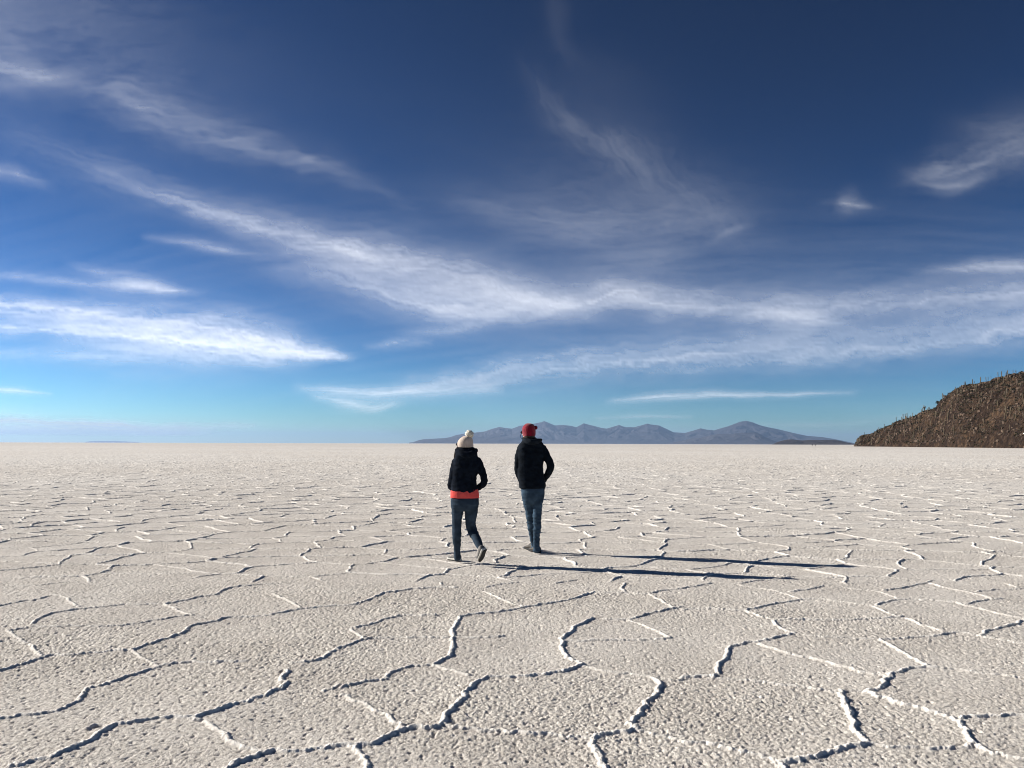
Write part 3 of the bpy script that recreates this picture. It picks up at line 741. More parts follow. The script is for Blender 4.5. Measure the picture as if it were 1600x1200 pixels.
sky_list = [  # x on the photograph, height there, shape, label
 (1350, 5, 0, "lone small cactus on the low cliff top at the island's left end"),
 (1381.5, 6, 1, "thin cactus alone on the lower ridge, second from the island's tip"),
 (1400, 8, 2, "stout single cactus on the ridge, just left of the close trio"),
 (1410.5, 10, 0, "tallest cactus of the close trio on the lower ridge"),
 (1414.5, 9, 1, "middle cactus of the close trio on the lower ridge"),
 (1418, 9.5, 2, "right cactus of the close trio on the lower ridge"),
 (1426, 7, 8, "short thick cactus just right of the close trio on the ridge"),
 (1445, 7, 3, "one-armed cactus on the ridge between trio and dark bush"),
 (1453, 5, 0, "small cactus on the ridge just left of the dark bush"),
 (1511, 4, 8, "tiny stubby cactus where the island crest begins to level out"),
 (1518, 3.5, 0, "tiny cactus just right of the stubby one on the level crest"),
 (1534, 7, 1, "slim cactus on the crest, just left of the close pair"),
 (1542.8, 8, 0, "left cactus of the close pair on the upper crest"),
 (1546, 7.5, 2, "right cactus of the close pair on the upper crest"),
 (1551, 6, 1, "cactus at the foot of the small rock step on the crest"),
 (1575, 7, 2, "lone upright cactus on the high crest beyond the rock step"),
 (1586, 7, 0, "dark cactus on the high crest, second from the right edge"),
 (1591, 7, 6, "branching cactus on the high crest nearest the right edge")]
for x, hp, k, lab in sky_list:
    j = int(np.argmin(np.abs(ISL_X - x))); i = int(np.argmax(ang[:, j]))
    p = ISL[i, j].copy(); p[2] -= .25
    cactus(p, (hp + .5) / 1290.0 * p[1], k, random.random() * 6.28, lab, "cacti along the island skyline")
n_c = 0
rc = random.Random(44)
xmax_i = int(np.searchsorted(ISL_X, 1606))
while n_c < 135:
    j = rc.randrange(12, xmax_i); i = int(np.searchsorted(ISL_S, .04 + .93 * rc.random()))
    if not vis[i, j] or ISL[i, j, 2] < .8: continue
    x = ISL_X[j]
    if x < 1420 and rc.random() < .55: continue
    p = ISL[i, j].copy(); p[2] -= .3
    h = rc.uniform(2.8, 5.0) if rc.random() < .7 else rc.uniform(1.6, 2.8)
    cactus(p, h, rc.randrange(9), rc.random() * 6.28, "tan columnar cactus standing among the rocks and shrubs of the island slope", "cacti on the island slope")
    n_c += 1
# the dark bush on the ridge and the pale boulder at the right edge
j = int(np.argmin(np.abs(ISL_X - 1466))); i = int(np.argmax(ang[:, j])); pb = ISL[i, j]
V, Q = [], []
for k in range(16):
    c = np.array([rb.normal() * .5, rb.normal() * .5, .3 + rb.random() * 1.7]); c[:2] *= 1.15 - .45 * c[2] / 2
    V.append(bv * .62 * [1, 1, 1.05] + c); Q.append(bf + k * len(bv))
tag(link("bush", mesh_from("bush", np.concatenate(V), quads=np.concatenate(Q)), noise_mat("dark_bush_leaf", (0.018, 0.02, 0.012), (0.045, 0.05, 0.026), 3.0), loc=tuple(pb - [0, 0, .2])), "dark rounded bush standing out on the island ridge against the sky", "bush")
pw = ISL[int(np.searchsorted(ISL_S, .22)), int(np.argmin(np.abs(ISL_X - 1598.5)))]
jb = int(np.argmin(np.abs(ISL_X - 1598.5))); want = (HZ(1598.5) - 679.5) / 1290.0
ib = int(np.argmin(np.abs(ang[:150, jb] - want))); pw = ISL[ib, jb]
tag(link("boulder", mesh_from("boulder", sv * [.42, .36, .4] * (1 + .2 * np.sin(7 * sv[:, :1] + 3 * sv[:, 1:2])), quads=sf), noise_mat("pale_boulder_rock", (0.7, .68, .64), (.85, .83, .8), 2.0), loc=tuple(pw + [0, -.3, .25])), "white boulder low on the island slope at the right edge", "boulder")

# ------------------------------------------------------------------ the air
def build_haze():
    A = 64000.0
    v = [(x, y, z) for z in (-3.0, 775.0) for y in (-A, A) for x in (-A, A)]
    f = [(0, 2, 3, 1), (4, 5, 7, 6), (0, 1, 5, 4), (2, 6, 7, 3), (0, 4, 6, 2), (1, 3, 7, 5)]
    me = mesh_from("haze", v, faces=f)
    m = bpy.data.materials.new("thin_air"); m.use_nodes = True
    n, l = m.node_tree.nodes, m.node_tree.links
    n.remove(n["Principled BSDF"])
    pv = n.new("ShaderNodeVolumePrincipled")
    pv.inputs["Color"].default_value = (0.46, 0.66, 1.0, 1)
    pv.inputs["Density"].default_value = HAZE
    pv.inputs["Anisotropy"].default_value = 0.22
    l.new(pv.outputs[0], n["Material Output"].inputs["Volume"])
    return tag(link("haze", me, m), "thin blue air that fades the far mountains", None, None, "stuff")
HAZE = 2.5e-5
build_haze()

# ------------------------------------------------------------------ people
class Solid:
    """Collects closed shapes, then fuses them into one continuous skin."""
    def __init__(self): self.v, self.f = [], []
    def rings(self, R):
        b = len(self.v); n = len(R[0])
        for r in R: self.v += [tuple(p) for p in r]
        for i in range(len(R) - 1):
            for k in range(n):
                self.f.append((b + i * n + k, b + i * n + (k + 1) % n, b + (i + 1) * n + (k + 1) % n, b + (i + 1) * n + k))
        for i, rv in ((0, True), (len(R) - 1, False)):
            c = np.mean(R[i], axis=0); self.v.append(tuple(c)); ci = len(self.v) - 1
            for k in range(n):
                a, d = b + i * n + k, b + i * n + (k + 1) % n
                self.f.append((d, a, ci) if rv else (a, d, ci))
        return self
    def tube(self, pts, n=14, sub=6):
        """pts: rows x, y, z, radius (metres)"""
        c = catmull(pts, sub)
        tan = np.gradient(c[:, :3], axis=0); tan /= np.linalg.norm(tan, axis=1)[:, None] + 1e-9
        u = np.cross(tan[0], [0.3, 0.9, 0.2]); u /= np.linalg.norm(u)
        R = []
        for i in range(len(c)):
            u = u - tan[i] * (u @ tan[i]); u /= np.linalg.norm(u); w = np.cross(tan[i], u)
            a = np.arange(n) / n * 2 * np.pi
            R.append(c[i, :3] + c[i, 3] * (np.cos(a)[:, None] * u + np.sin(a)[:, None] * w))
        # rounded ends
        for sgn, i in ((-1, 0), (1, -1)):
            cap = [c[i, :3] + sgn * tan[i] * c[i, 3] * q + (R[i] - c[i, :3]) * math.sqrt(max(0, 1 - q * q)) for q in (.45, .8)]
            R = [cap[1], cap[0]] + R if sgn < 0 else R + cap
        return self.rings(R)
    def stack(self, rows, d, n=28, p=2.4, sub=4, turn=0.0):
        """Level cross-sections: photo row y, left x, right x, half-thickness (m), depth offset (m), top to bottom."""
        c = catmull(rows, sub)
        R = []
        a = np.arange(n) / n * 2 * np.pi
        ca, sa = np.cos(a), np.sin(a)
        ex, ey = np.sign(ca) * np.abs(ca) ** (2 / p), np.sign(sa) * np.abs(sa) ** (2 / p)
        for y, xl, xr, ry, dy in c:
            A, B = at_depth(xl, y, d + dy), at_depth(xr, y, d + dy)
            m, rx = (A + B) / 2, (B[0] - A[0]) / 2
            R.append(np.stack([m[0] + rx * ex, m[1] + ry * ey + turn * rx * ex, np.full(n, m[2])], 1))
        return self.rings(R[::-1])
    def ball(self, c, ax, n=16):
        """ax: three semi-axis vectors, the last one upward"""
        ax = np.array(ax)
        R = []
        for i in range(1, n):
            t = math.pi * i / n
            a = np.arange(2 * n) / n * math.pi
            R.append(np.array(c) - math.cos(t) * ax[2] + math.sin(t) * (np.cos(a)[:, None] * ax[0] + np.sin(a)[:, None] * ax[1]))
        return self.rings(R)
    def mesh(self, name):
        me = bpy.data.meshes.new(name); me.from_pydata(self.v, [], self.f); me.update(); return me
    def fuse(self, name, voxel, relax=4, folds=None):
        me = self.mesh(name)
        tmp = bpy.data.objects.new("tmp", me); COL.objects.link(tmp)
        md = tmp.modifiers.new("fuse", 'REMESH'); md.mode = 'VOXEL'; md.voxel_size = voxel
        dg = bpy.context.evaluated_depsgraph_get()
        out = bpy.data.meshes.new_from_object(tmp.evaluated_get(dg)); out.name = name
        bpy.data.objects.remove(tmp); bpy.data.meshes.remove(me)
        n = len(out.vertices)
        co = np.empty(n * 3, np.float32); out.vertices.foreach_get("co", co); co = co.reshape(-1, 3)
        ed = np.empty(len(out.edges) * 2, np.int32); out.edges.foreach_get("vertices", ed); ed = ed.reshape(-1, 2)
        for it in range(relax):
            s = np.zeros_like(co); c = np.zeros(n)
            np.add.at(s, ed[:, 0], co[ed[:, 1]]); np.add.at(s, ed[:, 1], co[ed[:, 0]])
            np.add.at(c, ed.ravel(), 1)
            co = co * .45 + .55 * s / np.maximum(c, 1)[:, None]
        if folds is not None:
            out.vertices.foreach_set("co", co.ravel().astype(np.float32)); out.update()
            nm = np.empty(n * 3, np.float32); out.vertices.foreach_get("normal", nm); nm = nm.reshape(-1, 3)
            co = co + nm * folds(co)[:, None]
        out.vertices.foreach_set("co", co.ravel().astype(np.float32)); out.update()
        smooth(out)
        return out

def W(px, py, y): return at_depth(px, py, y)
def path(rows, d):
    """photo x, photo y, depth offset, radius in photo pixels -> metres"""
    return [tuple(W(x, y, d + o)) + (r * (d + o) / 1290.0,) for x, y, o, r in rows]
def rebase(me, base):
    n = len(me.vertices); co = np.empty(n * 3, np.float32); me.vertices.foreach_get("co", co)
    co = co.reshape(-1, 3) - np.array(base, np.float32); me.vertices.foreach_set("co", co.ravel()); me.update()
def part(name, me, mat, parent, base, label=None):
    rebase(me, base); o = link(name, me, mat, parent); smooth(me)
    if label: o["label"] = label
    return o
def unit(v): v = np.array(v, float); return v / np.linalg.norm(v)

def add_head(S_, c, f, rad=(.095, .074, .112)):
    """skull, jaw, nose, brow, lips, ears, around centre c, facing f"""
    f = unit(f); up = np.array([0, 0, 1.0]); s = np.cross(up, f)
    S_.ball(c, [f * rad[0], s * rad[1], up * rad[2]])
    S_.ball(c + f * .03 - up * .07, [f * .062, s * .055, up * .05], 10)                        # jaw
    S_.tube([tuple(c + f * .088 + up * .012) + (.009,), tuple(c + f * .103 - up * .012) + (.012,), tuple(c + f * .112 - up * .03) + (.014,), tuple(c + f * .09 - up * .04) + (.011,)], 8, 3)
    for q in (-1, 1):
        S_.tube([tuple(c + f * .083 + s * q * .012 + up * .02) + (.008,), tuple(c + f * .075 + s * q * .045 + up * .02) + (.008,)], 6, 2)   # brow
        S_.ball(c + f * .078 + s * q * .033 + up * .002, [f * .014, s * .014, up * .012], 8)   # eye
        S_.ball(c - f * .005 + s * q * (rad[1] + .004) - up * .005, [f * .02 - s * q * .006, s * .009, up * .032], 8)   # ear
    for dz in (-.062, -.073):
        S_.tube([tuple(c + f * .083 + s * .022 + up * dz) + (.006,), tuple(c + f * .094 + up * dz) + (.0075,), tuple(c + f * .083 - s * .022 + up * dz) + (.006,)], 6, 3)
def add_hand(S_, wrist, d, palm, side):
    """palm, four unequal bent fingers and a thumb from the side of the palm; d: pointing, palm: inward normal"""
    d = unit(d); palm = unit(np.array(palm) - d * (np.array(palm) @ d)); s = np.cross(d, palm) * side
    S_.tube([tuple(wrist) + (.026,), tuple(wrist + d * .04) + (.032,), tuple(wrist + d * .08) + (.034,)], 10, 3)
    for k, L in enumerate((.070, .080, .074, .058)):
        b = wrist + d * .085 + s * (k - 1.5) * .0195
        S_.tube([tuple(b) + (.0095,), tuple(b + d * L * .5 + palm * .008) + (.009,), tuple(b + d * L * .85 + palm * .024) + (.0082,), tuple(b + d * L + palm * .04) + (.0075,)], 8, 3)
    b = wrist + d * .03 - s * .028
    S_.tube([tuple(b) + (.012,), tuple(b + d * .025 - s * .018 + palm * .008) + (.0115,), tuple(b + d * .055 - s * .022 + palm * .018) + (.010,)], 8, 3)

SKIN = noise_mat("skin", (0.40, 0.22, 0.15), (0.50, 0.29, 0.20), 30, .55, spec=.4)
def cloth(name, c, v=.35, sc=14.0, bump=.002, rough=.92, sheen=.0):
    return noise_mat(name, tuple(x * (1 - v) for x in c), tuple(x * (1 + v) for x in c), sc, rough, bump, 240, .05, 5, sheen=sheen)
def folds(a1, f1, a2, f2, seed, horiz=1.0, zones=None):
    def g(co):
        x, y, z = co[:, 0] + .7 * co[:, 1], co[:, 1], co[:, 2]
        r = a1 * fbm(x * f1 / horiz, z * f1 + 1.1 * y, 3, seed) + a2 * (1 - 2.4 * np.abs(perlin(x * f2 / horiz + y * 2, z * f2 * 1.4 + 2.2 * x, seed + 9)))
        if zones is not None:
            r = r * zones(z)
        return r.astype(np.float32)
    return g

def shoe(person, heel, fwd, up, L, m_up, m_sole, base, wd=.046, h=.085, tilt_label=None, outsole=None):
    f = unit(fwd); u = unit(np.array(up) - f * (np.array(up) @ f)); s = np.cross(f, u)
    heel = np.array(heel, float)
    T = np.array([-.03, 0, .12, .3, .45, .6, .75, .88, .97, 1.0])
    wid = np.array([.55, .75, .82, .78, .84, .98, 1.0, .86, .55, .25]) * wd
    top = np.array([.8, 1.0, 1.12, 1.12, .95, .72, .56, .48, .42, .35]) * h
    a = np.arange(18) / 18 * 2 * np.pi
    def loft(z0, z1, grow):
        R = []
        for t, w, tp in zip(T, wid, z1):
            hz = (tp - z0) / 2
            ex = np.sign(np.cos(a)) * np.abs(np.cos(a)) ** .75; ez = np.sign(np.sin(a)) * np.abs(np.sin(a)) ** .75
            taper = 1 - .28 * np.clip(ez, 0, 1) * (1 if grow == 1 else 0)
            R.append(heel + f * (L * t) + (w * grow * ex * taper)[:, None] * s + (z0 + hz + hz * ez)[:, None] * u)
        return R
    A = Solid().rings(loft(.018, top, 1)).fuse("shoe", .006, 2)
    o = part("shoe", A, m_up, person, base, tilt_label)
    B = Solid().rings(loft(0, np.full(10, .028) + .006 * (T < .4), 1.1)).mesh("sole")
    part("sole", B, m_sole, o, base)
    if outsole is not None:
        TT = T; hold = heel; heel = heel - u * .009
        R = loft(0, np.full(10, .0095), 1.04); heel = hold
        part("tread", Solid().rings(R).mesh("tread"), outsole, o, base)
    for t in (.36, .44, .52):                                       # lacing across the instep
        tp = np.interp(t, T, top); w = np.interp(t, T, wid) * .55
        Lc = Solid().tube([tuple(heel + f * L * t - s * w + u * (tp - .012)) + (.0035,), tuple(heel + f * L * (t + .01) + u * (tp + .002)) + (.004,), tuple(heel + f * L * t + s * w + u * (tp - .012)) + (.0035,)], 6, 3).mesh("lace")
        part("lace", Lc, m_sole, o, base)
    return o

def pompom(name, c, r, mat, parent, base, seed):
    rg = np.random.default_rng(seed)
    V, Fq = [], []
    core = Solid().ball(c, [np.array([r * .72, 0, 0]), np.array([0, r * .72, 0]), np.array([0, 0, r * .72])], 10)
    V += core.v; Fq += core.f
    for k in range(420):                                            # yarn ends
        d = unit(rg.normal(size=3)); e = unit(np.cross(d, rg.normal(size=3))) * r * .13; g = np.cross(d, e)
        L = r * (.86 + .26 * rg.random()); b = len(V)
        V += [tuple(c + d * r * .5 + e), tuple(c + d * r * .5 - .5 * e + .8 * g), tuple(c + d * r * .5 - .5 * e - .8 * g), tuple(c + d * L + .5 * e * rg.normal())]
        Fq += [(b, b + 1, b + 3), (b + 1, b + 2, b + 3), (b + 2, b, b + 3)]
    me = bpy.data.meshes.new(name); me.from_pydata(V, [], Fq); me.update()
    return part(name, me, mat, parent, base)

def glasses(parent, c, f, base, m):
    f = unit(f); up = np.array([0, 0, 1.0]); s = np.cross(up, f)
    g = Solid()
    for q in (-1, 1):
        g.ball(c + f * .104 + s * q * .034 + up * .004, [f * .006 - s * q * .003, s * .028, up * .021], 8)
        g.tube([tuple(c + f * .098 + s * q * .06 + up * .010) + (.005,), tuple(c + f * .045 + s * q * .080 + up * .010) + (.0045,), tuple(c - f * .01 + s * q * .083 + up * .006) + (.004,)], 6, 3)
    g.tube([tuple(c + f * .106 - s * .02 + up * .010) + (.004,), tuple(c + f * .106 + s * .02 + up * .010) + (.004,)], 6, 2)
    return part("sunglasses", g.mesh("sunglasses"), m, parent, base)

DARK_GLASS = noise_mat("dark_lens", (.008, .008, .009), (.012, .012, .013), 4, .15, spec=.6)
SOLE_W = noise_mat("pale_rubber", (.42, .40, .36), (.55, .53, .48), 20, .8)
SOLE_B = noise_mat("black_rubber", (.012, .012, .013), (.03, .03, .03), 30, .8, .002, 120)

def salt_height(x, y):
    gx, gy = np.meshgrid(np.linspace(x - .1, x + .1, 24), np.linspace(y - .1, y + .14, 24))
    return float(np.percentile(crust(gx, gy)[0], 72))

# ---- woman
def build_woman():
    D = 10.6
    base = np.array([W(728, 800, D)[0], D, 0.0])
    hc = W(727, 694.5, D); f = unit((-.80, .60, -.02))
    B = Solid(); add_head(B, hc, f)
    B.tube(path([(727, 702, 0, 6.2), (728, 712, 0, 6.4), (728.5, 722, 0, 8)], D))
    B.stack([(716, 714, 744, .07, 0), (722, 711, 747, .09, 0), (738, 712, 743, .10, 0), (752, 712, 742, .09, 0), (768, 708.5, 744, .10, 0), (784, 707.5, 745, .105, 0), (794, 709, 744, .095, 0)], D)
    lw, rw = W(710, 760, D + .13), W(745, 761.5, D + .13)
    B.tube(path([(713, 721, 0, 5.2), (709, 738, .0, 4.8), (707, 751, .02, 4), (710, 760, .13, 3)], D))
    B.tube(path([(746, 721, 0, 5.2), (753, 738, -.02, 4.8), (756.5, 752, -.01, 4), (745, 761.5, .13, 3)], D))
    add_hand(B, lw, (.8, .25, -.45), (0, -1, 0), 1); add_hand(B, rw, (-.8, .2, -.45), (0, -1, 0), -1)
    B.tube(path([(715, 790, 0, 8.6), (714, 815, .03, 6), (713.6, 832, .05, 5.6), (714, 850, .09, 4.6), (715, 866, .11, 3.6), (715, 873, .11, 3.6)], D))
    B.tube(path([(736, 790, 0, 8.8), (735, 812, .03, 6.6), (737.5, 828, .05, 6), (744, 842, -.08, 5), (751, 857, -.2, 3.8)], D))
    w = link("person", B.fuse("person", .0065, 2), SKIN)
    rebase(w.data, base); w.location = base
    tag(w, "woman in a dark jacket, blue jeans and beige pompom hat, walking away on salt", "person", "people walking away across the salt")
    jk = Solid()
    jk.stack([(698.5, 717, 740, .085, .0), (701, 713.5, 743, .105, 0), (706, 711.5, 745.2, .125, -.01), (711, 711.8, 745.8, .13, -.015), (715, 710.5, 747, .12, -.01), (719, 708.5, 750, .115, 0), (725, 707.5, 751.5, .12, 0), (735, 706.5, 748.5, .125, 0), (745, 705.5, 744.8, .12, .01), (755, 705.2, 744.6, .12, .01), (763, 705, 746, .125, .01), (769.4, 705.3, 747.5, .129, .01)], D)
    jk.tube(path([(712.5, 721, 0, 6.3), (708.8, 736, -.01, 6.2), (705.8, 750, .0, 5.4), (704, 759.5, .05, 4.8), (708, 764, .12, 4.2)], D))
    jk.tube(path([(745.5, 721, 0, 7.2), (752.5, 735, -.03, 6.3), (756.3, 747, -.04, 5.4), (756.5, 754.5, -.02, 5.2), (750, 760.5, .07, 4.6), (744, 763.5, .13, 4.2)], D))
    jm = cloth("navy_black_fleece", (.0065, .0095, .016), .4, 18)
    j = part("jacket", jk.fuse("jacket", .0085, 3, folds(.007, 7, .0045, 11, 700)), jm, w, base)
    hd = Solid().tube(path([(714, 703.5, -.07, 3.6), (720, 707.5, -.125, 4.4), (729, 711, -.15, 5.0), (738, 708.5, -.13, 4.4), (744, 703.5, -.07, 3.4)], D))
    part("hood", hd.fuse("hood", .0085, 3, folds(.006, 9, .003, 12, 705)), jm, j, base)
    ln = Solid().tube(path([(738.5, 705.6, -.146, .9), (741.5, 705.6, -.12, 1.5), (744.3, 705.3, -.075, 1.8), (745.3, 705.3, -.02, 1.5)], D), 8)
    coral = cloth("coral_knit", (.70, .095, .085), .12, 20)
    part("hood_lining", ln.mesh("hood_lining"), coral, j, base)
    sh = Solid().stack([(764, 705.2, 746.8, .118, .01), (768, 704.2, 748.0, .128, .01), (773, 703.7, 748.5, .133, .01), (777.9, 703.5, 748.7, .134, .012)], D)
    part("shirt", sh.fuse("shirt", .0075, 1, folds(.0025, 16, .001, 18, 710)), coral, w, base)
    jn = Solid()
    jn.stack([(773, 706.5, 746, .108, .01), (777, 705.4, 747.2, .116, .01), (781, 704.6, 747.9, .126, .005), (788, 705, 747.8, .13, 0), (794, 706, 746.8, .11, 0), (798, 708, 745, .085, 0)], D)
    jn.tube(path([(715, 789, 0, 10.2), (714.6, 800, .01, 9.2), (714, 812, .03, 7.6), (713.7, 824, .045, 6.9), (713.7, 834, .055, 7.0), (714, 847, .08, 6.2), (714.3, 860, .105, 4.9), (714.8, 872, .11, 4.7)], D))
    jn.tube(path([(736.2, 789, 0, 11), (736.2, 800, .01, 9.9), (735.3, 812, .03, 8.4), (735.6, 821, .05, 7.7), (738.2, 829.5, .05, 7.6), (743, 839, -.05, 6.9), (747.8, 849, -.14, 5.8), (751, 857, -.20, 4.6)], D))
    part("jeans", jn.fuse("jeans", .0075, 3, folds(.0045, 10, .0045, 12, 720, 1.8)), cloth("dark_blue_denim", (.030, .046, .066), .35, 10), w, base)
    ht = Solid().stack([(680.8, 727, 732.5, .03, 0), (682.5, 722.5, 736, .07, 0), (685.5, 718.2, 738.3, .10, 0), (690, 715.2, 739.4, .115, 0), (694, 714.6, 739.6, .118, 0), (696.5, 715, 739.9, .118, 0), (699.2, 716.2, 739.8, .115, 0)], D, p=2.1)
    beige = noise_mat("beige_knit", (.42, .335, .27), (.60, .49, .41), 60, .95, .004, 110, .1, 3, stretch=(1, 1, .25), sheen=.3)
    h = part("hat", ht.fuse("hat", .007, 2), beige, w, base)
    pompom("pompom", W(733.4, 678.6, D - .02), .060, noise_mat("cream_yarn", (.70, .63, .50), (.88, .82, .70), 40, .95, sheen=.3), h, base, 3)
    hr = Solid()
    for k in range(5):
        o = (k - 2) * 1.0
        hr.tube(path([(718 + o * .6, 697, .01 + .015 * k, 2), (715 + o * .6, 702, .01 + .015 * k, 2.1), (712.8 + o * .5, 707, .0 + .02 * k, 2.1), (711.6 + o * .5, 714, .0 + .02 * k, 1.7), (712 + o * .4, 721, .03 + .02 * k, .8)], D), 8)
    part("hair", hr.mesh("hair"), noise_mat("brown_hair", (.025, .014, .008), (.075, .042, .024), 60, .6, stretch=(1, 1, .1)), w, base)
    glasses(w, hc, f, base, DARK_GLASS)
    grey = noise_mat("grey_mesh_upper", (.10, .095, .09), (.22, .21, .20), 40, .85, .001, 150)
    gl = ground(718, 877.3); shoe(w, (gl[0], gl[1] - .01, salt_height(gl[0] - .06, gl[1]) + .006), (-.62, .78, 0), (0, 0, 1), .25, grey, SOLE_W, base, outsole=SOLE_B)
    toe = ground(748.5, 884.0); heel = W(757.3, 859.5, 10.29)
    fw = unit(np.array([toe[0], toe[1], .02]) - heel)
    s2 = shoe(w, heel, fw, (-.62, .70, .1), .238, grey, SOLE_W, base, outsole=SOLE_B, tilt_label="grey shoe raised on its toe, black sole showing")
    return w
build_woman()

# ---- man
def build_man():
    D = 11.68
    base = np.array([W(832, 800, D)[0], D, 0.0])
    hc = W(826.3, 675.5, D); f = unit((-.72, .69, -.03))
    B = Solid(); add_head(B, hc, f, (.1, .078, .118))
    B.tube(path([(826.5, 684, 0, 6.2), (828, 692, 0, 6.6), (829, 700, 0, 9)], D))
    B.stack([(696, 815, 846, .08, 0), (702, 811, 849, .10, 0), (720, 812, 847, .11, 0), (738, 812.5, 847, .10, 0), (754, 815, 849, .10, 0), (768, 816.5, 849, .10, 0), (780, 818, 848, .09, 0)], D)
    lw, rw = W(815, 751, D + .14), W(850, 748, D + .14)
    B.tube(path([(814, 702, 0, 5.4), (810, 720, 0, 4.8), (810, 735, .03, 4), (815, 751, .14, 3)], D))
    B.tube(path([(848, 702, 0, 5.4), (857, 717, -.02, 4.8), (860, 728, -.02, 4.2), (850, 748, .14, 3)], D))
    add_hand(B, lw, (.6, .15, -.75), (0, -1, 0), 1); add_hand(B, rw, (-.6, .15, -.75), (0, -1, 0), -1)
    B.tube(path([(825, 775, .02, 7.6), (828, 800, .04, 6), (830.5, 820, .07, 5), (833.5, 842, .12, 4.2), (835, 856, .15, 3.4)], D))
    B.tube(path([(841, 775, -.02, 7.6), (839.5, 800, -.02, 6), (839, 820, -.03, 5), (838, 842, -.05, 4.2), (838.5, 858, -.06, 3.4)], D))
    w = link("person", B.fuse("person", .0065, 2), SKIN)
    rebase(w.data, base); w.location = base
    tag(w, "man in a black hooded jacket, blue jeans and red knit hat, hands in pockets", "person", "people walking away across the salt")
    jk = Solid()
    jk.stack([(683.5, 819, 836.5, .08, .01), (686.5, 817, 840, .10, 0), (690, 815.5, 845.5, .125, -.01), (693.5, 812, 849, .125, 0), (698, 809.5, 851.5, .12, 0), (706, 808.5, 851.5, .12, 0), (716, 808.2, 849.8, .125, 0), (728, 808.2, 848.4, .125, 0), (740, 808.8, 849.2, .12, 0), (750, 810, 851, .122, 0), (757, 810.8, 852.5, .125, 0), (763.3, 811.3, 852.3, .125, 0)], D)
    jk.tube(path([(814.5, 701, 0, 6.6), (810.6, 714, 0, 6.2), (809, 727, -.01, 5.6), (810, 738, .03, 5.2), (813, 748, .09, 4.6), (817, 753, .14, 4.2)], D))
    jk.tube(path([(846.5, 701, 0, 7.4), (853.5, 712, -.02, 6.6), (859, 722.5, -.03, 6.0), (860.3, 730, -.02, 5.8), (856.8, 739, .03, 5.1), (851.5, 747.5, .11, 4.5), (848, 752, .15, 4.2)], D))
    jm = cloth("black_softshell", (.0055, .0085, .0135), .35, 16, rough=.8)
    j = part("jacket", jk.fuse("jacket", .0085, 3, folds(.006, 6, .0045, 10, 800)), jm, w, base)
    hd = Solid().tube(path([(818.5, 686, -.08, 3), (823, 689, -.13, 4.2), (831, 690.5, -.155, 4.8), (839.5, 689.5, -.12, 4.2), (845, 687.8, -.04, 2.6)], D))
    part("hood", hd.fuse("hood", .0085, 3, folds(.007, 10, .004, 13, 805)), cloth("black_hood", (.011, .015, .021), .3, 16, rough=.75), j, base)
    jn = Solid()
    jn.stack([(757, 814.3, 851.3, .112, .01), (765, 814.5, 851.3, .118, .005), (775, 815.2, 850.3, .12, 0), (783, 817, 848.8, .10, 0), (788, 819, 847, .08, 0)], D)
    jn.tube(path([(825.5, 776, .02, 9.6), (826.4, 788, .035, 8.3), (828.2, 800, .045, 7.0), (829.4, 812, .06, 6.4), (830.8, 826, .085, 6.0), (833, 840, .12, 5.3), (834.8, 851, .145, 5.0), (835.6, 857, .15, 5.4)], D))
    jn.tube(path([(840.5, 776, -.02, 9.6), (840, 788, -.025, 8.0), (839.4, 800, -.03, 6.8), (839.2, 812, -.035, 6.2), (838.9, 826, -.045, 5.8), (838.2, 840, -.055, 5.1), (838.2, 852, -.06, 5.0), (838, 859.5, -.06, 5.4)], D))
    zn = lambda z: .7 + 1.3 * np.exp(-((z - .42) / .16) ** 2) + 1.0 * np.exp(-((z - .12) / .1) ** 2)
    part("jeans", jn.fuse("jeans", .0075, 2, folds(.005, 8, .0055, 12, 820, 2.4, zn)), cloth("worn_blue_denim", (.038, .063, .092), .4, 9), w, base)
    ht = Solid().stack([(661.3, 823.5, 829.5, .03, 0), (662.8, 820.5, 833, .07, 0), (666, 817.3, 835.8, .10, 0), (671, 815.8, 837, .115, 0), (676, 816, 837, .118, 0), (680, 817, 836.8, .118, 0), (682, 817.8, 836.3, .112, 0)], D, p=2.15)
    red = noise_mat("red_knit", (.13, .003, .011), (.29, .007, .027), 55, .95, .005, 100, .1, 3, stretch=(1, 1, .25), sheen=.3)
    h = part("hat", ht.fuse("hat", .007, 2), red, w, base)
    pompom("pompom", W(837, 668.2, D - .03), .03, noise_mat("dark_red_yarn", (.13, .006, .016), (.25, .012, .03), 40, .95), h, base, 8)
    hr = Solid().stack([(679.5, 819, 836, .1, -.01), (683, 819.4, 835.6, .098, -.01), (686.5, 821, 834.5, .08, -.01)], D, p=2.1)
    part("hair", hr.mesh("hair"), noise_mat("dark_hair", (.012, .009, .007), (.035, .025, .018), 60, .6, stretch=(1, 1, .1)), w, base)
    g = glasses(w, hc, f, base, DARK_GLASS)
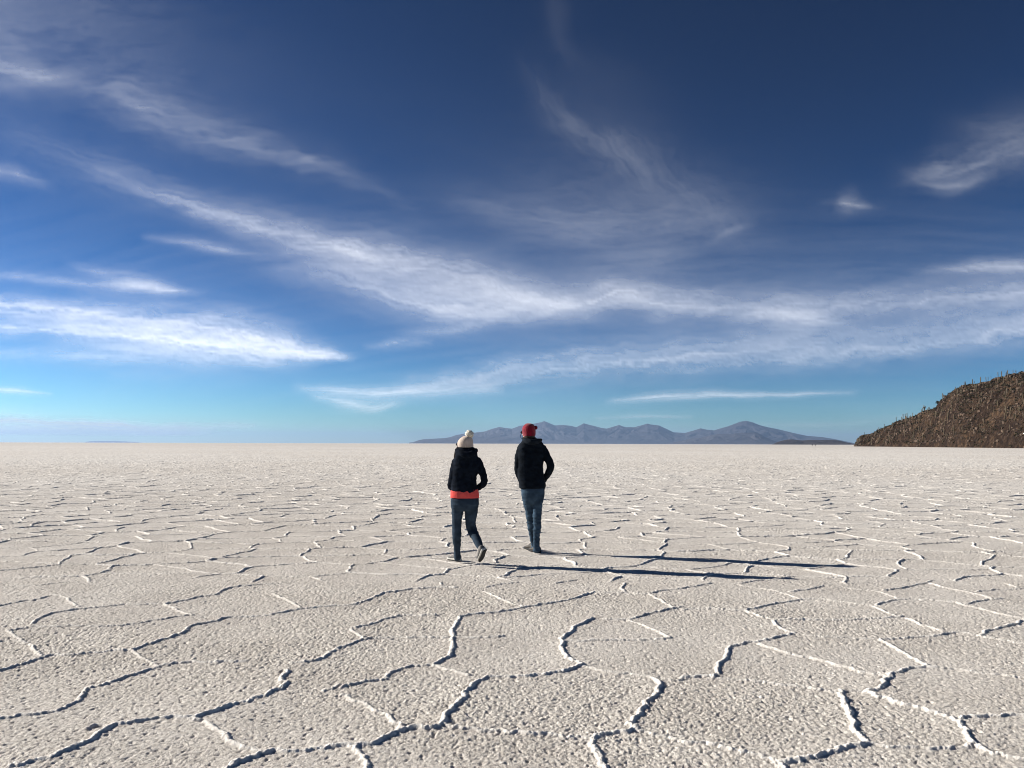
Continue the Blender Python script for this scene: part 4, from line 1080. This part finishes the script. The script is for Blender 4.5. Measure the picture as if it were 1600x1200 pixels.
    s = np.cross([0, 0, 1.0], f)
    cd = Solid().tube([tuple(hc + f * .06 + s * .088) + (.003,), tuple(hc + f * .07 + s * .1 - np.array([0, 0, .06])) + (.003,), tuple(hc + f * .03 + s * .085 - np.array([0, 0, .11])) + (.003,)], 6, 4)
    part("cord", cd.mesh("cord"), DARK_GLASS, g, base)
    up = noise_mat("dark_leather_upper", (.035, .03, .026), (.10, .085, .07), 30, .7, .001, 120)
    gl, gr = ground(836.5, 861.2), ground(842, 864.6)
    shoe(w, (gl[0], gl[1], salt_height(gl[0] - .05, gl[1] + .1)), (-.5, .86, 0), (0, 0, 1), .28, up, SOLE_B, base, .05, .095)
    shoe(w, (gr[0], gr[1], salt_height(gr[0] - .05, gr[1] + .1)), (-.42, .9, 0), (0, 0, 1), .28, up, SOLE_B, base, .05, .095)
    return w
build_man()

# ---- two figures far out near the horizon
def far_person(px, py_foot, coat, label, arms):
    g = ground(px, py_foot); base = np.array([g[0], g[1], 0.0])
    B = Solid()
    P = lambda x, y, z, r: (base[0] + x, base[1] + y, z, r)
    for q, st in ((-1, .12), (1, -.12)):
        B.tube([P(q * .09, 0, .86, .1), P(q * .1, st * .5, .48, .075), P(q * .1, st, .08, .055), P(q * .1, st + .1, .05, .05)], 8, 3)
        B.tube([P(q * .2, 0, 1.38, .07), P(q * (.27 + arms), 0, 1.1, .055), P(q * .26, .06, .84, .045)], 8, 3)
    B.tube([P(0, 0, .86, .16), P(0, 0, 1.1, .16), P(0, 0, 1.36, .19), P(0, 0, 1.46, .1), P(0, 0, 1.52, .06), P(0, 0, 1.62, .1), P(0, 0, 1.70, .1)], 10, 3)
    o = link("person", B.fuse("person", .025, 1), cloth("far_dark_coat", coat, .2))
    rebase(o.data, base); o.location = base
    return tag(o, label, "person", "tiny people far out on the salt")
far_person(1269.2, 697.3, (.02, .02, .028), "left of two tiny dark figures far out by the low hill", .03)
far_person(1273.8, 697.6, (.012, .012, .014), "right of two tiny dark figures far out by the low hill", .06)
